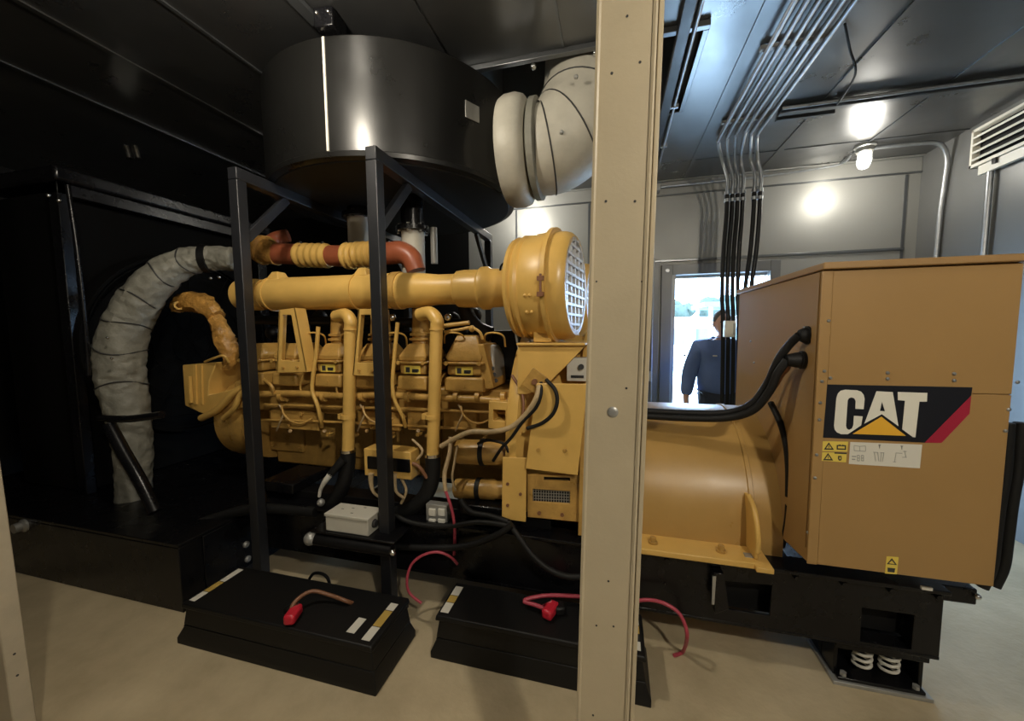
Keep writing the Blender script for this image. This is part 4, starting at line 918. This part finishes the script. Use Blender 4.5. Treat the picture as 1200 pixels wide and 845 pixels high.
# person
pc = Vector((1.00, 4.12, 0))
def skinned(verts, edges, radii, sub=2):
    me = bpy.data.meshes.new('tmp'); me.from_pydata([tuple(v) for v in verts], edges, []); ob = bpy.data.objects.new('tmp', me); COL.objects.link(ob)
    s = ob.modifiers.new('s', 'SKIN'); ob.modifiers.new('u', 'SUBSURF').levels = sub
    for i, r in enumerate(radii): me.skin_vertices[0].data[i].radius = r if isinstance(r, tuple) else (r, r)
    me.skin_vertices[0].data[0].use_root = True
    dg = bpy.context.evaluated_depsgraph_get(); ev = ob.evaluated_get(dg).to_mesh()
    vs = [v.co.copy() for v in ev.vertices]; fs = [tuple(p.vertices) for p in ev.polygons]
    bpy.data.objects.remove(ob); return vs, fs
def person():
    t = thing('person', 'person in a blue long sleeved jacket standing in front of the bright doorway', 'person', tuple(pc))
    S = 1.0
    V = [(0,0,.95),(0,0,1.10),(0,0,1.28),(0,0,1.43),(0,-.01,1.50),(0,-.02,1.56),          # pelvis..neck
         (-.20,0,1.42),(-.29,.0,1.14),(-.33,-.09,.90),(-.33,-.12,.82),                       # left arm
         (.20,0,1.42),(.28,.02,1.14),(.28,-.08,.90),(.28,-.11,.82),
         (-.10,0,.88),(-.12,-.01,.48),(-.13,.02,.09),(-.14,-.14,.04),(.10,0,.88),(.12,-.01,.48),(.13,.02,.09),(.14,-.14,.04)]
    E = [(0,1),(1,2),(2,3),(3,4),(4,5),(3,6),(6,7),(7,8),(8,9),(3,10),(10,11),(11,12),(12,13),(0,14),(14,15),(15,16),(16,17),(0,18),(18,19),(19,20),(20,21)]
    R = [(.15,.11),(.14,.10),(.16,.115),(.13,.09),(.055,.055),(.052,.052),.062,.045,.03,.03,.062,.045,.03,.03,.09,.06,.042,.035,.09,.06,.042,.035]
    for side, hb_ in ((-1,9),(1,13)):
        bx_, by, bz = V[hb_]
        for k in range(4):
            i0 = len(V); o = (k-1.5)*.019; ln_ = (.07,.08,.075,.06)[k]
            V += [(bx_, by+o-.01, bz-.05), (bx_-side*.008, by+o-.012, bz-.05-ln_*.5), (bx_-side*.02, by+o-.012, bz-.05-ln_)]; R += [.010,.009,.008]
            E += [(hb_,i0),(i0,i0+1),(i0+1,i0+2)]
        i0 = len(V); V += [(bx_-side*.01, by-.045, bz-.02), (bx_-side*.02, by-.055, bz-.055)]; R += [.011,.009]; E += [(hb_,i0),(i0,i0+1)]
    vs, fs = skinned(V, E, R)
    m = MB(); m.add([pc+v for v in vs], fs)
    hc = pc+Vector((0,-.03,1.67)); m.ball(hc, (.076,.095,.118), 14); m.ball(hc+Vector((0,-.035,-.055)), (.055,.06,.06), 10)
    m.ball(hc+Vector((0,-.10,-.02)), (.014,.02,.024), 8); m.ball(hc+Vector((0,-.092,-.065)), (.026,.012,.010), 8)
    for s_ in (-1,1): m.ball(hc+Vector((s_*.077,.0,-.01)), (.012,.022,.033), 8)
    b = m.build('body', SKIN, t); rm = b.modifiers.new('r', 'REMESH'); rm.mode = 'VOXEL'; rm.voxel_size = .008; rm.use_smooth_shade = True
    for s_ in (-1,1): MB().ball(hc+Vector((s_*.03,-.089,.008)), (.012,.006,.007), 8).build('eye', INK, t)
    h = MB(); h.ball(hc+Vector((0,.018,.03)), (.085,.095,.105), 12); h.build('hair', HAIR, t)
    JV = [(0,0,.84)]+V[1:9]+[V[10],V[11],V[12]]; JE = [(0,1),(1,2),(2,3),(3,4),(4,5),(3,6),(6,7),(7,8),(3,9),(9,10),(10,11)]
    JR = [(.23,.15),(.235,.15),(.235,.15),(.18,.125),(.082,.08),(.066,.066),.098, .082, .060, .098, .082, .060]
    JV = list(JV); JV[5] = (0,-.015,1.53)
    vs, fs = skinned(JV, JE, JR); MB().add([pc+v for v in vs], fs).build('jacket', JACK, t)
    TV = [(0,0,.96),(-.10,0,.88),(-.12,-.01,.48),(-.13,.02,.10),(.10,0,.88),(.12,-.01,.48),(.13,.02,.10)]
    vs, fs = skinned(TV, [(0,1),(1,2),(2,3),(0,4),(4,5),(5,6)], [(.18,.13),.11,.08,.065,.11,.08,.065]); MB().add([pc+v for v in vs], fs).build('trousers', TROU, t)
    for s_ in (-1,1): MB().ball(pc+Vector((s_*.135,-.07,.045)), (.05,.14,.045), 10).build('shoe', BLKM, t)
    lx = pc+Vector((-.10,-.15,1.33)); MB().box(lx.x, lx.x+.035, lx.y-.006, lx.y+.02, lx.z, lx.z+.012).build('chest_mark', WHT, t)
    t.scale = (.95, .95, .93); return t
person()

# ================================================================ WORLD / LIGHT
w = bpy.data.worlds.new('world'); scn.world = w; w.use_nodes = True
bg = w.node_tree.nodes['Background']; bg.inputs[0].default_value = (.42, .66, 1.0, 1); bg.inputs[1].default_value = 28
pl = bpy.data.lights.new('doorway_portal', 'AREA'); pl.shape = 'RECTANGLE'; pl.size = DX1-DX0; pl.size_y = DZ
pl.cycles.is_portal = True
po_ = bpy.data.objects.new('doorway_portal', pl); COL.objects.link(po_); po_.location = ((DX0+DX1)/2, YB+.13, DZ/2); po_.rotation_euler = (radians(-90), 0, 0)
sun = bpy.data.lights.new('sun', 'SUN'); sun.energy = 4; sun.angle = .01; sun.color = (1, .95, .86)
so = bpy.data.objects.new('sun', sun); COL.objects.link(so); so.rotation_euler = (radians(40), 0, radians(20))

vs_ = scn.view_settings; vs_.view_transform = 'Standard'; vs_.look = 'None'; vs_.gamma = 1; vs_.exposure = 0.18; vs_.use_curve_mapping = False
scn.display_settings.display_device = 'sRGB'
scn.cycles.use_denoising = True; scn.cycles.max_bounces = 8; scn.cycles.diffuse_bounces = 4; scn.cycles.glossy_bounces = 4
scn.cycles.sample_clamp_indirect = 4; scn.cycles.use_light_tree = True
